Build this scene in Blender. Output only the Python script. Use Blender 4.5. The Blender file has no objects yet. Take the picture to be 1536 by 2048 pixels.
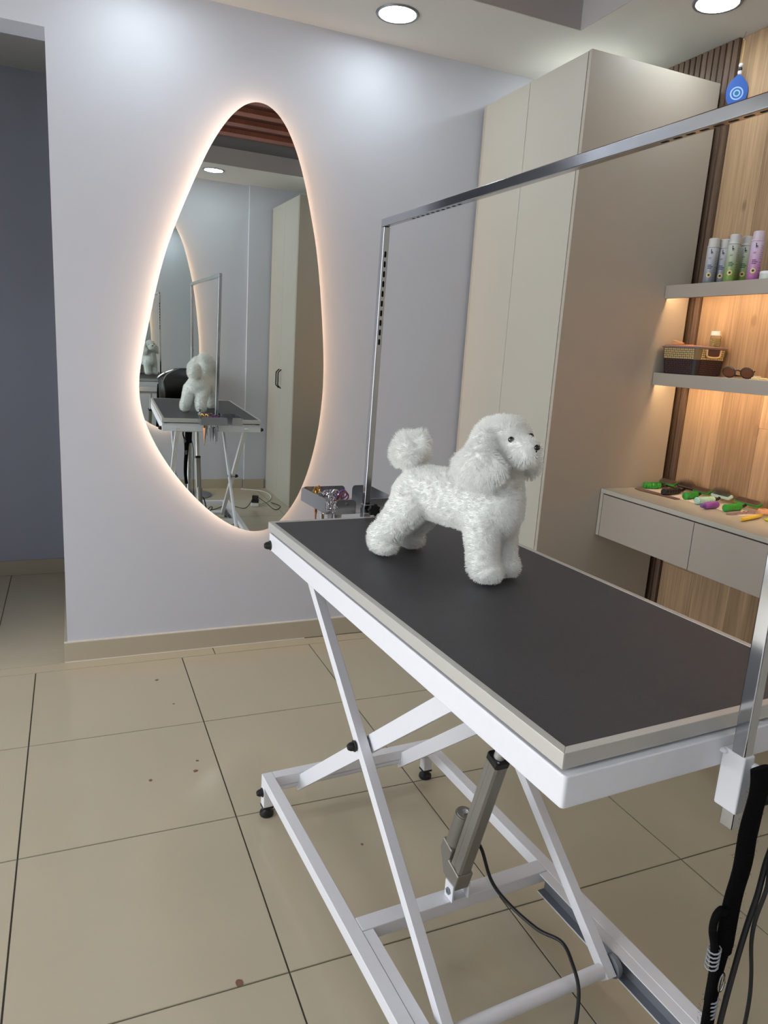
import bpy, bmesh, math, random
from mathutils import Vector, Matrix
random.seed(7)
sc = bpy.context.scene
COL = sc.collection

# ---------------------------------------------------------------- camera
CR = ((0.9194142, -0.38846402, 0.06142675), (-0.03064918, -0.22648238, -0.97353293), (0.39209459, 0.89319731, -0.22013722))
F_PX = 1445.55
CPOS = Vector((0.17593, -2.54366, 1.42440))
cam_d = bpy.data.cameras.new('camera')
cam = bpy.data.objects.new('camera', cam_d)
COL.objects.link(cam)
cam_d.sensor_fit = 'HORIZONTAL'
cam_d.sensor_width = 36.0
cam_d.lens = F_PX * 36.0 / 1536.0
cam_d.clip_start = 0.01
r0, r1, r2 = [Vector(v) for v in CR]
cam.matrix_world = Matrix((
    (r0.x, -r1.x, -r2.x, CPOS.x),
    (r0.y, -r1.y, -r2.y, CPOS.y),
    (r0.z, -r1.z, -r2.z, CPOS.z),
    (0, 0, 0, 1)))
sc.camera = cam

# ---------------------------------------------------------------- light, exposure
w = bpy.data.worlds.new('world'); sc.world = w
w.use_nodes = True
w.node_tree.nodes['Background'].inputs[0].default_value = (0.93, 0.96, 1.0, 1)
w.node_tree.nodes['Background'].inputs[1].default_value = 5.0
vs = sc.view_settings
vs.view_transform = 'Standard'; vs.look = 'None'; vs.gamma = 1.0; vs.use_curve_mapping = False
vs.exposure = 0.12
DOWN = 42.0            # downlight emission
DOWN_COL = (0.86, 0.95, 1.0, 1)
GLOW = 34.0            # strip behind the mirrors
GLOW_COL = (1.0, 0.67, 0.44, 1)
SHELF = 58.0           # strips under the shelves
SHELF_COL = (1.0, 0.66, 0.37, 1)

# daylight enters through an unseen shop window added to the left wall
WY0, WY1, WZ0, WZ1 = -2.75, 0.45, 0.10, 2.60
pl = bpy.data.lights.new('added_window_portal', 'AREA'); pl.shape = 'RECTANGLE'; pl.size = WZ1 - WZ0; pl.size_y = WY1 - WY0
pl.cycles.is_portal = True
po = bpy.data.objects.new('added_window_portal', pl); COL.objects.link(po)
po.location = (-2.62, (WY0 + WY1) / 2, (WZ0 + WZ1) / 2); po.rotation_euler = (0, -math.pi / 2, 0)

# ---------------------------------------------------------------- helpers
def srgb(r, g, b):
    f = lambda c: (c / 255 / 12.92) if c / 255 <= 0.04045 else ((c / 255 + 0.055) / 1.055) ** 2.4
    return (f(r), f(g), f(b), 1)

def mat(name, col, rough=0.5, metal=0.0, noise=0.0, nscale=20, bump=0.0, bscale=60, coat=0.0, spec=0.5, stretch=None):
    m = bpy.data.materials.new(name); m.use_nodes = True
    nt = m.node_tree; b = nt.nodes['Principled BSDF']
    b.inputs['Base Color'].default_value = col
    b.inputs['Roughness'].default_value = rough
    b.inputs['Metallic'].default_value = metal
    b.inputs['Coat Weight'].default_value = coat
    b.inputs['Specular IOR Level'].default_value = spec
    if noise or bump:
        tc = nt.nodes.new('ShaderNodeTexCoord'); src = tc.outputs['Object']
        if stretch:
            mp = nt.nodes.new('ShaderNodeMapping'); mp.inputs['Scale'].default_value = stretch
            nt.links.new(src, mp.inputs[0]); src = mp.outputs[0]
    if noise:
        n = nt.nodes.new('ShaderNodeTexNoise'); n.inputs['Scale'].default_value = nscale; n.inputs['Detail'].default_value = 6
        nt.links.new(src, n.inputs['Vector'])
        mx = nt.nodes.new('ShaderNodeMix'); mx.data_type = 'RGBA'
        mx.inputs[6].default_value = tuple(c * (1 - noise) for c in col[:3]) + (1,)
        mx.inputs[7].default_value = tuple(min(1, c * (1 + noise)) for c in col[:3]) + (1,)
        nt.links.new(n.outputs['Fac'], mx.inputs[0]); nt.links.new(mx.outputs[2], b.inputs['Base Color'])
    if bump:
        n2 = nt.nodes.new('ShaderNodeTexNoise'); n2.inputs['Scale'].default_value = bscale; n2.inputs['Detail'].default_value = 4
        nt.links.new(src, n2.inputs['Vector'])
        bp = nt.nodes.new('ShaderNodeBump'); bp.inputs['Strength'].default_value = bump; bp.inputs['Distance'].default_value = 0.002
        nt.links.new(n2.outputs['Fac'], bp.inputs['Height']); nt.links.new(bp.outputs[0], b.inputs['Normal'])
    return m

def emis(name, col, s):
    m = bpy.data.materials.new(name); m.use_nodes = True
    b = m.node_tree.nodes['Principled BSDF']
    b.inputs['Base Color'].default_value = (0.8, 0.8, 0.8, 1)
    b.inputs['Emission Color'].default_value = col
    b.inputs['Emission Strength'].default_value = s
    return m

def wood(name, c1, c2, scale=6, ring=3.0, rough=0.5, rand=0.25, knots=()):
    """vertical grain along z, tone varied per piece"""
    m = bpy.data.materials.new(name); m.use_nodes = True
    nt = m.node_tree; L = nt.links; b = nt.nodes['Principled BSDF']
    tc = nt.nodes.new('ShaderNodeTexCoord'); oi = nt.nodes.new('ShaderNodeObjectInfo')
    ad = nt.nodes.new('ShaderNodeVectorMath'); ad.operation = 'MULTIPLY_ADD'
    cb = nt.nodes.new('ShaderNodeCombineXYZ')
    for i in range(3): L.new(oi.outputs['Random'], cb.inputs[i])
    L.new(cb.outputs[0], ad.inputs[0]); ad.inputs[1].default_value = (9.3, 7.7, 13.1); L.new(tc.outputs['Object'], ad.inputs[2])
    mp = nt.nodes.new('ShaderNodeMapping'); mp.inputs['Scale'].default_value = (1, 1, 0.09); L.new(ad.outputs[0], mp.inputs[0])
    n1 = nt.nodes.new('ShaderNodeTexNoise'); n1.inputs['Scale'].default_value = scale; n1.inputs['Detail'].default_value = 3; n1.inputs['Distortion'].default_value = 0.6
    L.new(mp.outputs[0], n1.inputs['Vector'])
    mu = nt.nodes.new('ShaderNodeMath'); mu.operation = 'MULTIPLY'; mu.inputs[1].default_value = ring * 6.28; L.new(n1.outputs['Fac'], mu.inputs[0])
    si = nt.nodes.new('ShaderNodeMath'); si.operation = 'SINE'; L.new(mu.outputs[0], si.inputs[0])
    mp2 = nt.nodes.new('ShaderNodeMapping'); mp2.inputs['Scale'].default_value = (1, 1, 0.03); L.new(ad.outputs[0], mp2.inputs[0])
    n2 = nt.nodes.new('ShaderNodeTexNoise'); n2.inputs['Scale'].default_value = 130; n2.inputs['Detail'].default_value = 5; L.new(mp2.outputs[0], n2.inputs['Vector'])
    a1 = nt.nodes.new('ShaderNodeMath'); a1.operation = 'MULTIPLY_ADD'; a1.inputs[1].default_value = 0.15; a1.inputs[2].default_value = 0.0; L.new(si.outputs[0], a1.inputs[0])
    a2 = nt.nodes.new('ShaderNodeMath'); a2.operation = 'ADD'; L.new(a1.outputs[0], a2.inputs[0]); L.new(n2.outputs['Fac'], a2.inputs[1])
    a3 = nt.nodes.new('ShaderNodeMath'); a3.operation = 'MULTIPLY_ADD'; a3.inputs[1].default_value = rand; L.new(oi.outputs['Random'], a3.inputs[0]); L.new(a2.outputs[0], a3.inputs[2])
    if knots:
        ge = nt.nodes.new('ShaderNodeNewGeometry'); last = a3.outputs[0]
        for kp in knots:
            sb = nt.nodes.new('ShaderNodeVectorMath'); sb.operation = 'SUBTRACT'; L.new(ge.outputs['Position'], sb.inputs[0]); sb.inputs[1].default_value = kp
            sc_ = nt.nodes.new('ShaderNodeVectorMath'); sc_.operation = 'MULTIPLY'; L.new(sb.outputs[0], sc_.inputs[0]); sc_.inputs[1].default_value = (0, 1, .55)
            le = nt.nodes.new('ShaderNodeVectorMath'); le.operation = 'LENGTH'; L.new(sc_.outputs[0], le.inputs[0])
            mr = nt.nodes.new('ShaderNodeMapRange'); mr.inputs[1].default_value = .004; mr.inputs[2].default_value = .016; mr.inputs[3].default_value = -.45; mr.inputs[4].default_value = 0; L.new(le.outputs['Value'], mr.inputs[0])
            ad3 = nt.nodes.new('ShaderNodeMath'); ad3.operation = 'ADD'; L.new(last, ad3.inputs[0]); L.new(mr.outputs[0], ad3.inputs[1]); last = ad3.outputs[0]
        a3 = ad3
    rp = nt.nodes.new('ShaderNodeMapRange'); rp.inputs[1].default_value = 0.25; rp.inputs[2].default_value = 0.95 ; L.new(a3.outputs[0], rp.inputs[0])
    mx = nt.nodes.new('ShaderNodeMix'); mx.data_type = 'RGBA'; mx.inputs[6].default_value = c1; mx.inputs[7].default_value = c2
    L.new(rp.outputs[0], mx.inputs[0]); L.new(mx.outputs[2], b.inputs['Base Color'])
    b.inputs['Roughness'].default_value = rough
    return m

def link(name, me, m, parent=None, loc=None):
    o = bpy.data.objects.new(name, me)
    if m is not None:
        for x in (m if isinstance(m, (list, tuple)) else [m]): me.materials.append(x)
    if parent: o.parent = parent
    if loc is not None: o.location = loc
    COL.objects.link(o)
    return o

def obj(name, bm, m, parent=None, loc=None, bev=0.0, seg=2, smooth=True, angle=35):
    me = bpy.data.meshes.new(name)
    bmesh.ops.recalc_face_normals(bm, faces=bm.faces)
    bm.to_mesh(me); bm.free()
    if smooth:
        me.shade_smooth(); me.set_sharp_from_angle(angle=math.radians(angle))
    o = link(name, me, m, parent, loc)
    if bev:
        md = o.modifiers.new('bevel', 'BEVEL'); md.width = bev; md.segments = seg; md.limit_method = 'ANGLE'; md.harden_normals = True
    return o

def tag(o, label=None, cat=None, group=None, kind=None):
    if label: o['label'] = label
    if cat: o['category'] = cat
    if group: o['group'] = group
    if kind: o['kind'] = kind
    return o

def empty(name, loc, rz=0, label=None, cat=None, group=None):
    o = bpy.data.objects.new(name, None); COL.objects.link(o)
    o.empty_display_size = 0.05
    o.location = loc; o.rotation_euler = (0, 0, rz)
    return tag(o, label, cat, group)

def B():
    return bmesh.new()

def box(bm, x, y, z, M=None, mi=0):
    vs = []
    for zz in z:
        for yy in y:
            for xx in x:
                v = Vector((xx, yy, zz))
                if M is not None: v = M @ v
                vs.append(bm.verts.new(v))
    f = ((0, 1, 3, 2), (4, 6, 7, 5), (0, 4, 5, 1), (2, 3, 7, 6), (0, 2, 6, 4), (1, 5, 7, 3))
    for q in f:
        fc = bm.faces.new([vs[i] for i in q]); fc.material_index = mi
    return vs

def frame_to(p0, p1, up=(0, 0, 1)):
    p0, p1 = Vector(p0), Vector(p1)
    z = (p1 - p0).normalized(); u = Vector(up)
    if abs(z.dot(u)) > 0.98: u = Vector((1, 0, 0))
    x = u.cross(z).normalized(); y = z.cross(x)
    M = Matrix((x, y, z)).transposed().to_4x4(); M.translation = p0
    return M, (p1 - p0).length

def bar(bm, p0, p1, wx, wy, up=(0, 0, 1)):
    """rectangular bar: wx across (up x dir), wy along up"""
    M, L = frame_to(p0, p1, up)
    return box(bm, (-wx / 2, wx / 2), (-wy / 2, wy / 2), (0, L), M)

def cyl(bm, p0, p1, r0, r1=None, seg=20, caps=True):
    if r1 is None: r1 = r0
    M, L = frame_to(p0, p1)
    a, b = [], []
    for i in range(seg):
        t = 2 * math.pi * i / seg; c, s = math.cos(t), math.sin(t)
        a.append(bm.verts.new(M @ Vector((c * r0, s * r0, 0)))); b.append(bm.verts.new(M @ Vector((c * r1, s * r1, L))))
    for i in range(seg):
        j = (i + 1) % seg; bm.faces.new((a[i], a[j], b[j], b[i]))
    if caps:
        bm.faces.new(a[::-1]); bm.faces.new(b)

def lathe(bm, prof, seg=24, M=None):
    rings = []
    for r, z in prof:
        if r < 1e-6:
            v = Vector((0, 0, z)); rings.append([bm.verts.new(M @ v if M else v)])
        else:
            R = []
            for i in range(seg):
                t = 2 * math.pi * i / seg; v = Vector((r * math.cos(t), r * math.sin(t), z)); R.append(bm.verts.new(M @ v if M else v))
            rings.append(R)
    for a, b in zip(rings, rings[1:]):
        for i in range(seg):
            j = (i + 1) % seg
            q = [a[i % len(a)], a[j % len(a)], b[j % len(b)], b[i % len(b)]]
            q2 = []
            for v in q:
                if v not in q2: q2.append(v)
            if len(q2) > 2: bm.faces.new(q2)
    for R in (rings[0], rings[-1]):
        if len(R) > 2:
            try: bm.faces.new(R)
            except ValueError: pass

def spline(pts, n=8):
    P = [Vector(p) for p in pts]; out = []
    for i in range(len(P) - 1):
        p0 = P[max(i - 1, 0)]; p1 = P[i]; p2 = P[i + 1]; p3 = P[min(i + 2, len(P) - 1)]
        for k in range(n):
            t = k / n
            out.append(0.5 * ((2 * p1) + (p2 - p0) * t + (2 * p0 - 5 * p1 + 4 * p2 - p3) * t * t + (3 * p1 - p0 - 3 * p2 + p3) * t ** 3))
    out.append(P[-1]); return out

def tube(bm, pts, r, seg=8, smooth=8, rfun=None, flat=None):
    P = spline(pts, smooth) if smooth else [Vector(p) for p in pts]
    prev = None; rings = []
    nrm = Vector((0.123, 0.31, 0.94))
    for i, p in enumerate(P):
        d = (P[min(i + 1, len(P) - 1)] - P[max(i - 1, 0)]).normalized()
        x = nrm.cross(d)
        if x.length < 1e-3: x = Vector((1, 0, 0)).cross(d)
        x.normalize(); y = d.cross(x); nrm = y
        rr = r * (rfun(i / (len(P) - 1)) if rfun else 1)
        R = []
        for k in range(seg):
            t = 2 * math.pi * k / seg
            if flat: v = p + Vector(flat[0]) * (math.cos(t) * rr) + d.cross(Vector(flat[0])).normalized() * (math.sin(t) * flat[1])
            else: v = p + x * math.cos(t) * rr + y * math.sin(t) * rr
            R.append(bm.verts.new(v))
        if prev:
            for k in range(seg):
                j = (k + 1) % seg; bm.faces.new((prev[k], prev[j], R[j], R[k]))
        else: bm.faces.new(R[::-1])
        prev = R
    bm.faces.new(prev)

def ball(bm, c, r, sx=1, sy=1, sz=1, seg=16, M=None):
    m = Matrix.Translation(Vector(c)) @ (M.to_4x4() if M else Matrix.Identity(4)) @ Matrix.Diagonal((r * sx, r * sy, r * sz, 1))
    bmesh.ops.create_uvsphere(bm, u_segments=seg, v_segments=seg // 2 + 2, radius=1, matrix=m)

def prism(bm, pts, z0, z1, M=None, mi=0):
    a = [bm.verts.new((M @ Vector((x, y, z0))) if M else Vector((x, y, z0))) for x, y in pts]
    b = [bm.verts.new((M @ Vector((x, y, z1))) if M else Vector((x, y, z1))) for x, y in pts]
    n = len(pts)
    fs = [bm.faces.new(a[::-1]), bm.faces.new(b)]
    for i in range(n):
        j = (i + 1) % n; fs.append(bm.faces.new((a[i], a[j], b[j], b[i])))
    for f in fs: f.material_index = mi
    return a, b

def bake(o):
    """apply modifiers of o in place"""
    dg = bpy.context.evaluated_depsgraph_get(); dg.update()
    me = bpy.data.meshes.new_from_object(o.evaluated_get(dg))
    o.modifiers.clear(); o.data = me
    return o

# ---------------------------------------------------------------- materials
M = {}
M['wall'] = mat('wall_paint', srgb(192, 194, 201), 0.75, noise=0.02, nscale=3, bump=0.25, bscale=14)
M['ceil'] = mat('ceiling_paint', srgb(200, 199, 195), 0.8)
M['tray'] = mat('recess_paint', srgb(172, 166, 164), 0.8)
M['dark_ceil'] = mat('recess_top_paint', srgb(84, 82, 84), 0.8)
M['slat_ceil'] = wood('ceiling_slat_wood', srgb(128, 74, 58), srgb(160, 96, 74), 4, 2)
M['grout'] = mat('grout', srgb(84, 84, 80), 0.9)
M['tile'] = mat('floor_tile', srgb(189, 179, 156), 0.16, noise=0.035, nscale=2.2, bump=0.03, bscale=5, spec=0.35)
M['base'] = mat('skirting_tile', srgb(176, 166, 146), 0.3)
M['caulk'] = mat('white_caulk', srgb(214, 208, 196), 0.6)
M['cab'] = mat('cabinet_laminate', srgb(178, 174, 162), 0.42)
M['cabshade'] = mat('cabinet_side_shaded', srgb(170, 162, 149), 0.45)  # cabinet laminate with the side panels' weaker light painted into its colour
M['cabfront'] = mat('shaded_beige_front', srgb(166, 158, 147), 0.45)  # darker beige: shade on unlit shelf edges and drawers put into the colour
M['dark'] = mat('shadow_gap', srgb(30, 29, 28), 0.8)
M['oak'] = wood('oak_panel', srgb(134, 108, 82), srgb(184, 154, 120), 3.4, 4, 0.45, 0.18, [(2.65, -.263, 2.063), (2.65, -.40, 1.62), (2.65, -.50, 1.20)])
M['walnut'] = wood('walnut_slat', srgb(84, 66, 54), srgb(134, 112, 94), 8, 2, 0.5, 0.1)
M['white'] = mat('white_powder_coat', srgb(226, 227, 232), 0.38, noise=0.02, nscale=60)
M['alu'] = mat('satin_aluminium', srgb(206, 205, 200), 0.42, 0.5)
M['aluD'] = mat('grey_anodised_aluminium', srgb(150, 147, 140), 0.4, 0.6, noise=0.03, nscale=8)
M['chrome'] = mat('polished_steel', srgb(190, 192, 196), 0.12, 1.0, noise=0.10, nscale=18)
M['zinc'] = mat('zinc_steel', srgb(136, 141, 148), 0.5, 0.45)
M['mat'] = mat('black_rubber_mat', srgb(62, 62, 66), 0.55, noise=0.10, nscale=90, bump=0.5, bscale=420)
M['black'] = mat('black_plastic', srgb(22, 22, 24), 0.4)
M['rubber'] = mat('black_cable', srgb(18, 18, 20), 0.5)
M['fuzz'] = mat('fuzzy_black_webbing', srgb(12, 12, 13), 1.0, spec=0.1, noise=0.3, nscale=60, bump=0.8, bscale=300)
M['steel'] = mat('stainless_tray', srgb(190, 192, 196), 0.22, 1.0)
M['mirror'] = mat('mirror_glass', (0.83, 0.88, 0.86, 1), 0.0, 1.0)
M['mback'] = mat('mirror_backing', srgb(60, 60, 60), 0.7)
M['plush'] = mat('white_plush', srgb(244, 246, 242), 1.0, spec=0.0)
M['down'] = emis('downlight_diffuser', DOWN_COL, DOWN)
M['glow'] = emis('mirror_led_strip', GLOW_COL, GLOW)
M['shelf_led'] = emis('shelf_led_strip', SHELF_COL, SHELF)
M['ring'] = mat('downlight_ring', srgb(120, 120, 122), 0.4, 0.5)

# ---------------------------------------------------------------- room
X0, X1, YC, YA, ZC = -2.6, 2.66, -2.93, 0.69, 2.705
ALY = 2.0
def structure(name, bm, m, parent=None, **k):
    o = obj(name, bm, m, parent, **k)
    if parent is None: o['kind'] = 'structure'
    return o
bm = B(); box(bm, (X0 - .15, X1 + .15), (YC - .15, ALY + .15), (-0.15, -0.0035)); floor = structure('floor', bm, M['grout'], smooth=False)
tile_cache = {}
def tile(x0, x1, y0, y1):
    g = 0.0021
    k = (round(x1 - x0, 3), round(y1 - y0, 3))
    if k not in tile_cache:
        bm = B(); hx, hy = k[0] / 2 - g, k[1] / 2 - g
        prism(bm, [(-hx, -hy), (hx, -hy), (hx, hy), (-hx, hy)], -0.004, -0.0006)
        hx2, hy2 = hx - .0008, hy - .0008
        prism(bm, [(-hx2, -hy2), (hx2, -hy2), (hx2, hy2), (-hx2, hy2)], -0.0006, 0.0)
        me = bpy.data.meshes.new('tile'); bm.to_mesh(me); bm.free(); me.materials.append(M['tile']); tile_cache[k] = me
    o = bpy.data.objects.new('tile', tile_cache[k]); o.parent = floor
    o.location = ((x0 + x1) / 2, (y0 + y1) / 2, 0); COL.objects.link(o)
xs = [X0] + [-2.4 + .6 * i for i in range(9)] + [X1]
ys = [YC] + [-2.4 + .6 * i for i in range(6)]
for i in range(len(xs) - 1):
    for j in range(len(ys) - 1):
        tile(xs[i], xs[i + 1], ys[j], ys[j + 1])
tile(X0, -0.6, .60, .689); tile(-0.6, 0.75, .60, .676); tile(0.75, X1, .60, .676)
axs = [-.749, -.18, .124]; ays = [.79, 1.395, 1.999]
for i in range(len(axs) - 1):
    tile(axs[i], axs[i + 1], .676, .79)
    for j in range(2): tile(axs[i], axs[i + 1], ays[j], ays[j + 1])
# brown chips knocked out of the tiles
M['chip'] = mat('chipped_tile', srgb(128, 92, 74), 0.9, noise=0.4, nscale=80)
for (cx, cy, s) in ((0.484, -1.19, .012), (.52, -.32, .010), (.535, -.26, .006), (.375, -.33, .007), (.92, -.84, .005), (.51, .17, .005), (.47, .40, .008)):
    bm = B(); n = 9
    prism(bm, [(cx + s * random.uniform(.6, 1.1) * math.cos(6.283 * k / n), cy + s * random.uniform(.6, 1.1) * math.sin(6.283 * k / n)) for k in range(n)], 0.0001, 0.0009)
    obj('tile_chip', bm, M['chip'], floor, smooth=False)

# walls
bm = B(); box(bm, (0.125, X1 + .15), (YA, YA + .15), (0, ZC + .3)); structure('wall_back', bm, M['wall'])
bm = B(); box(bm, (-.75, 0.125), (YA, YA + .15), (2.49, ZC + .3)); structure('wall_lintel', bm, M['wall'])
bm = B(); box(bm, (X0, -.75), (YA, YA + .15), (0, ZC + .3)); structure('wall_back_left_added', bm, M['wall'])  # unseen wall added left of the opening, less light reaches the alcove
bm = B(); box(bm, (-.90, -.75), (YA + .15, ALY), (0, ZC + .3)); structure('wall_alcove_left_added', bm, M['wall'])  # unseen alcove wall added to cut the light falling in
bm = B(); box(bm, (0.125, 0.30), (YA + .15, ALY), (0, ZC + .3)); structure('wall_alcove_side', bm, M['wall'])
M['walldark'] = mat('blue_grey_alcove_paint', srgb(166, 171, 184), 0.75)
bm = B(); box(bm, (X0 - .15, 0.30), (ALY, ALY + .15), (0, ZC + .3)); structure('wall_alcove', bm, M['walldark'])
bm = B(); box(bm, (X0 - .15, X0), (YC - .15, WY0), (0, ZC + .3)); box(bm, (X0 - .15, X0), (WY1, ALY), (0, ZC + .3)); box(bm, (X0 - .15, X0), (WY0, WY1), (WZ1, ZC + .3)); box(bm, (X0 - .15, X0), (WY0, WY1), (0, WZ0)); structure('wall_left', bm, M['wall'])
bm = B()
for k in range(5): yy = WY0 + (WY1 - WY0 - .05) * k / 4; box(bm, (X0 - .10, X0 - .05), (yy, yy + .05), (WZ0, WZ1))
box(bm, (X0 - .10, X0 - .05), (WY0, WY1), (WZ0, WZ0 + .05)); box(bm, (X0 - .10, X0 - .05), (WY0, WY1), (WZ1 - .05, WZ1)); structure('added_window_1', bm, M['alu'])  # unseen window added to let daylight in from the left
bm = B(); box(bm, (X0, 1.70), (YC - .15, YC), (0, ZC + .3)); box(bm, (1.70, X1 + .15), (YC - .15, YC + .03), (0, ZC + .3)); structure('wall_front', bm, M['wall'])
bm = B(); box(bm, (X1, X1 + .15), (YC - .15, YA), (0, ZC + .3)); wall_right = structure('wall_right', bm, M['dark'])
# right wall: oak planks, then walnut slats beside the wardrobe
bm = B(); pitch = .032
sm = None
for k in range(26):
    y1 = -0.124 + pitch * (k + 1) - .006
    if y1 > YA - .002: break
    if sm is None:
        prism(bm, [(-.011, -.012), (.011, -.012), (.011, .012), (-.011, .012)], 0, ZC - .002)
        sm = bpy.data.meshes.new('slat'); bmesh.ops.recalc_face_normals(bm, faces=bm.faces); bm.to_mesh(sm); bm.free(); sm.materials.append(M['walnut'])
    o = bpy.data.objects.new('slat', sm); o.parent = wall_right; o.location = (X1 - .0115, y1 - .012, .001); COL.objects.link(o)
pls = {}
def plank(y0, y1, z0, z1):
    k = (round(y1 - y0, 3), round(z1 - z0, 3))
    if k not in pls:
        bm = B(); box(bm, (-.010, 0), (-k[0] / 2 + .0006, k[0] / 2 - .0006), (0.0005, k[1] - .0005)); bmesh.ops.recalc_face_normals(bm, faces=bm.faces)
        me = bpy.data.meshes.new('plank'); bm.to_mesh(me); bm.free(); me.materials.append(M['oak']); pls[k] = me
    o = bpy.data.objects.new('plank', pls[k]); o.parent = wall_right; o.location = (X1 - .0002, (y0 + y1) / 2, z0); COL.objects.link(o)
y = -.126; i = 0
while y > YC + .06:
    ya = max(y - .19, YC + .03)
    cuts = [0, .55 + .33 * (i % 3), 1.75 + .3 * ((i * 2) % 3), ZC - .001]
    for a, b in zip(cuts, cuts[1:]): plank(ya, y, a, b)
    y -= .19; i += 1
# ceiling: soffit ring and recess
RX0, RX1, RY0, RY1, RZ = -1.9, 2.085, -2.26, 0.16, 2.83
bm = B()
box(bm, (X0 - .15, X1 + .15), (RY1, ALY + .15), (ZC, ZC + .4)); box(bm, (X0 - .15, X1 + .15), (YC - .15, RY0), (ZC, ZC + .4))
box(bm, (X0 - .15, RX0), (RY0, RY1), (ZC, ZC + .4)); box(bm, (RX1, X1 + .15), (RY0, RY1), (ZC, ZC + .4))
structure('ceiling', bm, M['ceil'], smooth=False)
bm = B(); t = .004
for a, b in (((RX0, RX1), (RY1 - t, RY1)), ((RX0, RX1), (RY0, RY0 + t)), ((RX0, RX0 + t), (RY0 + t, RY1 - t)), ((RX1 - t, RX1), (RY0 + t, RY1 - t))):
    box(bm, a, b, (ZC + .0005, RZ))
structure('trim_1', bm, M['tray'], smooth=False)
bm = B(); box(bm, (RX0, RX1), (RY0, RY1), (RZ, RZ + .1)); rtop = structure('ceiling_recess', bm, M['dark_ceil'], smooth=False)
bm = B(); box(bm, (-.95, .95), (-.045, .045), (-.03, -.001)); bmesh.ops.recalc_face_normals(bm, faces=bm.faces)
me = bpy.data.meshes.new('slat'); bm.to_mesh(me); bm.free(); me.materials.append(M['slat_ceil'])
M['slat_back'] = mat('ceiling_panel_wood', srgb(84, 44, 38), .5)
bm = B(); box(bm, (-1.81, 2.0), (-1.93, -.25), (RZ - .0009, RZ - .0003)); obj('slat_backing', bm, M['slat_back'], rtop, smooth=False)
for k in range(6):
    for xx in (-.86, 1.05):
        o = bpy.data.objects.new('slat', me); o.parent = rtop; o.location = (xx, -1.72 + .27 * k, RZ); COL.objects.link(o)
# skirting
def skirt(name, x, y, parent=None):
    bm = B(); box(bm, x, y, (0.0005, .088)); o = structure(name, bm, M['base'], bev=.001, smooth=False)
    return o
skirt('baseboard_back', (.112, 1.962), (YA - .013, YA))
bm = B(); prism(bm, [(.112, YA - .013), (1.962, YA - .013), (1.962, YA), (.112, YA)], .0885, .0925); structure('trim_2', bm, M['caulk'], smooth=False)
bm = B(); box(bm, (.112, 1.2), (YA - .019, YA - .0135), (0.0002, .003)); structure('trim_3', bm, M['caulk'], smooth=False)
skirt('baseboard_corner', (.112, .1245), (YA + .0005, ALY - .013))
skirt('baseboard_alcove', (-.749, .111), (ALY - .013, ALY))
skirt('baseboard_front', (X0, 1.69), (YC, YC + .013))
skirt('baseboard_front_right', (1.692, 1.89), (YC + .03, YC + .043))
skirt('baseboard_left', (X0, X0 + .013), (WY1, ALY - .014))

# downlights
dl_rows = [(1.395, .407, 'round recessed ceiling light above the wall mirror'),
           (.45, .407, 'round recessed ceiling light left of the one above the mirror'),
           (2.34, .407, 'round recessed ceiling light hidden above the tall wardrobe'),
           (2.345, -.283, 'round recessed ceiling light above the shelves, beside the wardrobe'),
           (2.345, -1.2, 'round recessed ceiling light above the far end of the desk'),
           (1.31, -2.50, 'round recessed ceiling light above the mirror on the opposite wall'),
           (2.3, -2.2, 'round recessed ceiling light over the second wardrobe'),
           (.25, -2.5, 'round recessed ceiling light over the photographer side'),
           (-.95, -2.5, 'round recessed ceiling light in the left front corner of the room'),
           (-.75, .407, 'round recessed ceiling light before the alcove opening'),
           (-2.2, -.3, 'round recessed ceiling light along the left wall, inner one'),
           (-2.2, -1.6, 'round recessed ceiling light along the left wall, outer one')]
dl0 = None
for (x, y, lab) in dl_rows:
    r = empty('ceiling_light', (x, y, ZC), 0, lab, 'ceiling light', 'recessed round ceiling lights')
    if dl0 is None:
        bm = B(); lathe(bm, [(.074, -.004), (.078, -.006), (.083, -.006), (.086, -.0005), (.074, -.0005)], 40); a = obj('trim_ring', bm, M['ring'], r)
        bm = B(); lathe(bm, [(0, -.0045), (.073, -.0045), (.073, -.001), (0, -.001)], 40); b = obj('diffuser', bm, M['down'], r)
        dl0 = (a, b)
    else:
        for s in dl0:
            c = s.copy(); c.parent = r; COL.objects.link(c)

# ---------------------------------------------------------------- egg mirrors
EGG = [(0.896, 2.372), (0.944, 2.366), (0.979, 2.346), (1.008, 2.32), (1.039, 2.281), (1.073, 2.213), (1.107, 2.122), (1.127, 2.048), (1.153, 1.941), (1.176, 1.848), (1.197, 1.725), (1.218, 1.533), (1.23, 1.413), (1.237, 1.304), (1.237, 1.186), (1.226, 1.054), (1.202, 0.913), (1.167, 0.803), (1.131, 0.706), (1.068, 0.616), (1.004, 0.569), (0.946, 0.561), (0.895, 0.567), (0.825, 0.592), (0.738, 0.656), (0.666, 0.724), (0.584, 0.823), (0.527, 0.908), (0.477, 1.001), (0.445, 1.087), (0.433, 1.167), (0.432, 1.235), (0.443, 1.313), (0.46, 1.402), (0.479, 1.481), (0.505, 1.617), (0.532, 1.721), (0.564, 1.819), (0.588, 1.874), (0.618, 1.955), (0.65, 2.026), (0.682, 2.102), (0.714, 2.168), (0.746, 2.224), (0.778, 2.272), (0.811, 2.313), (0.849, 2.347)]
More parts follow.
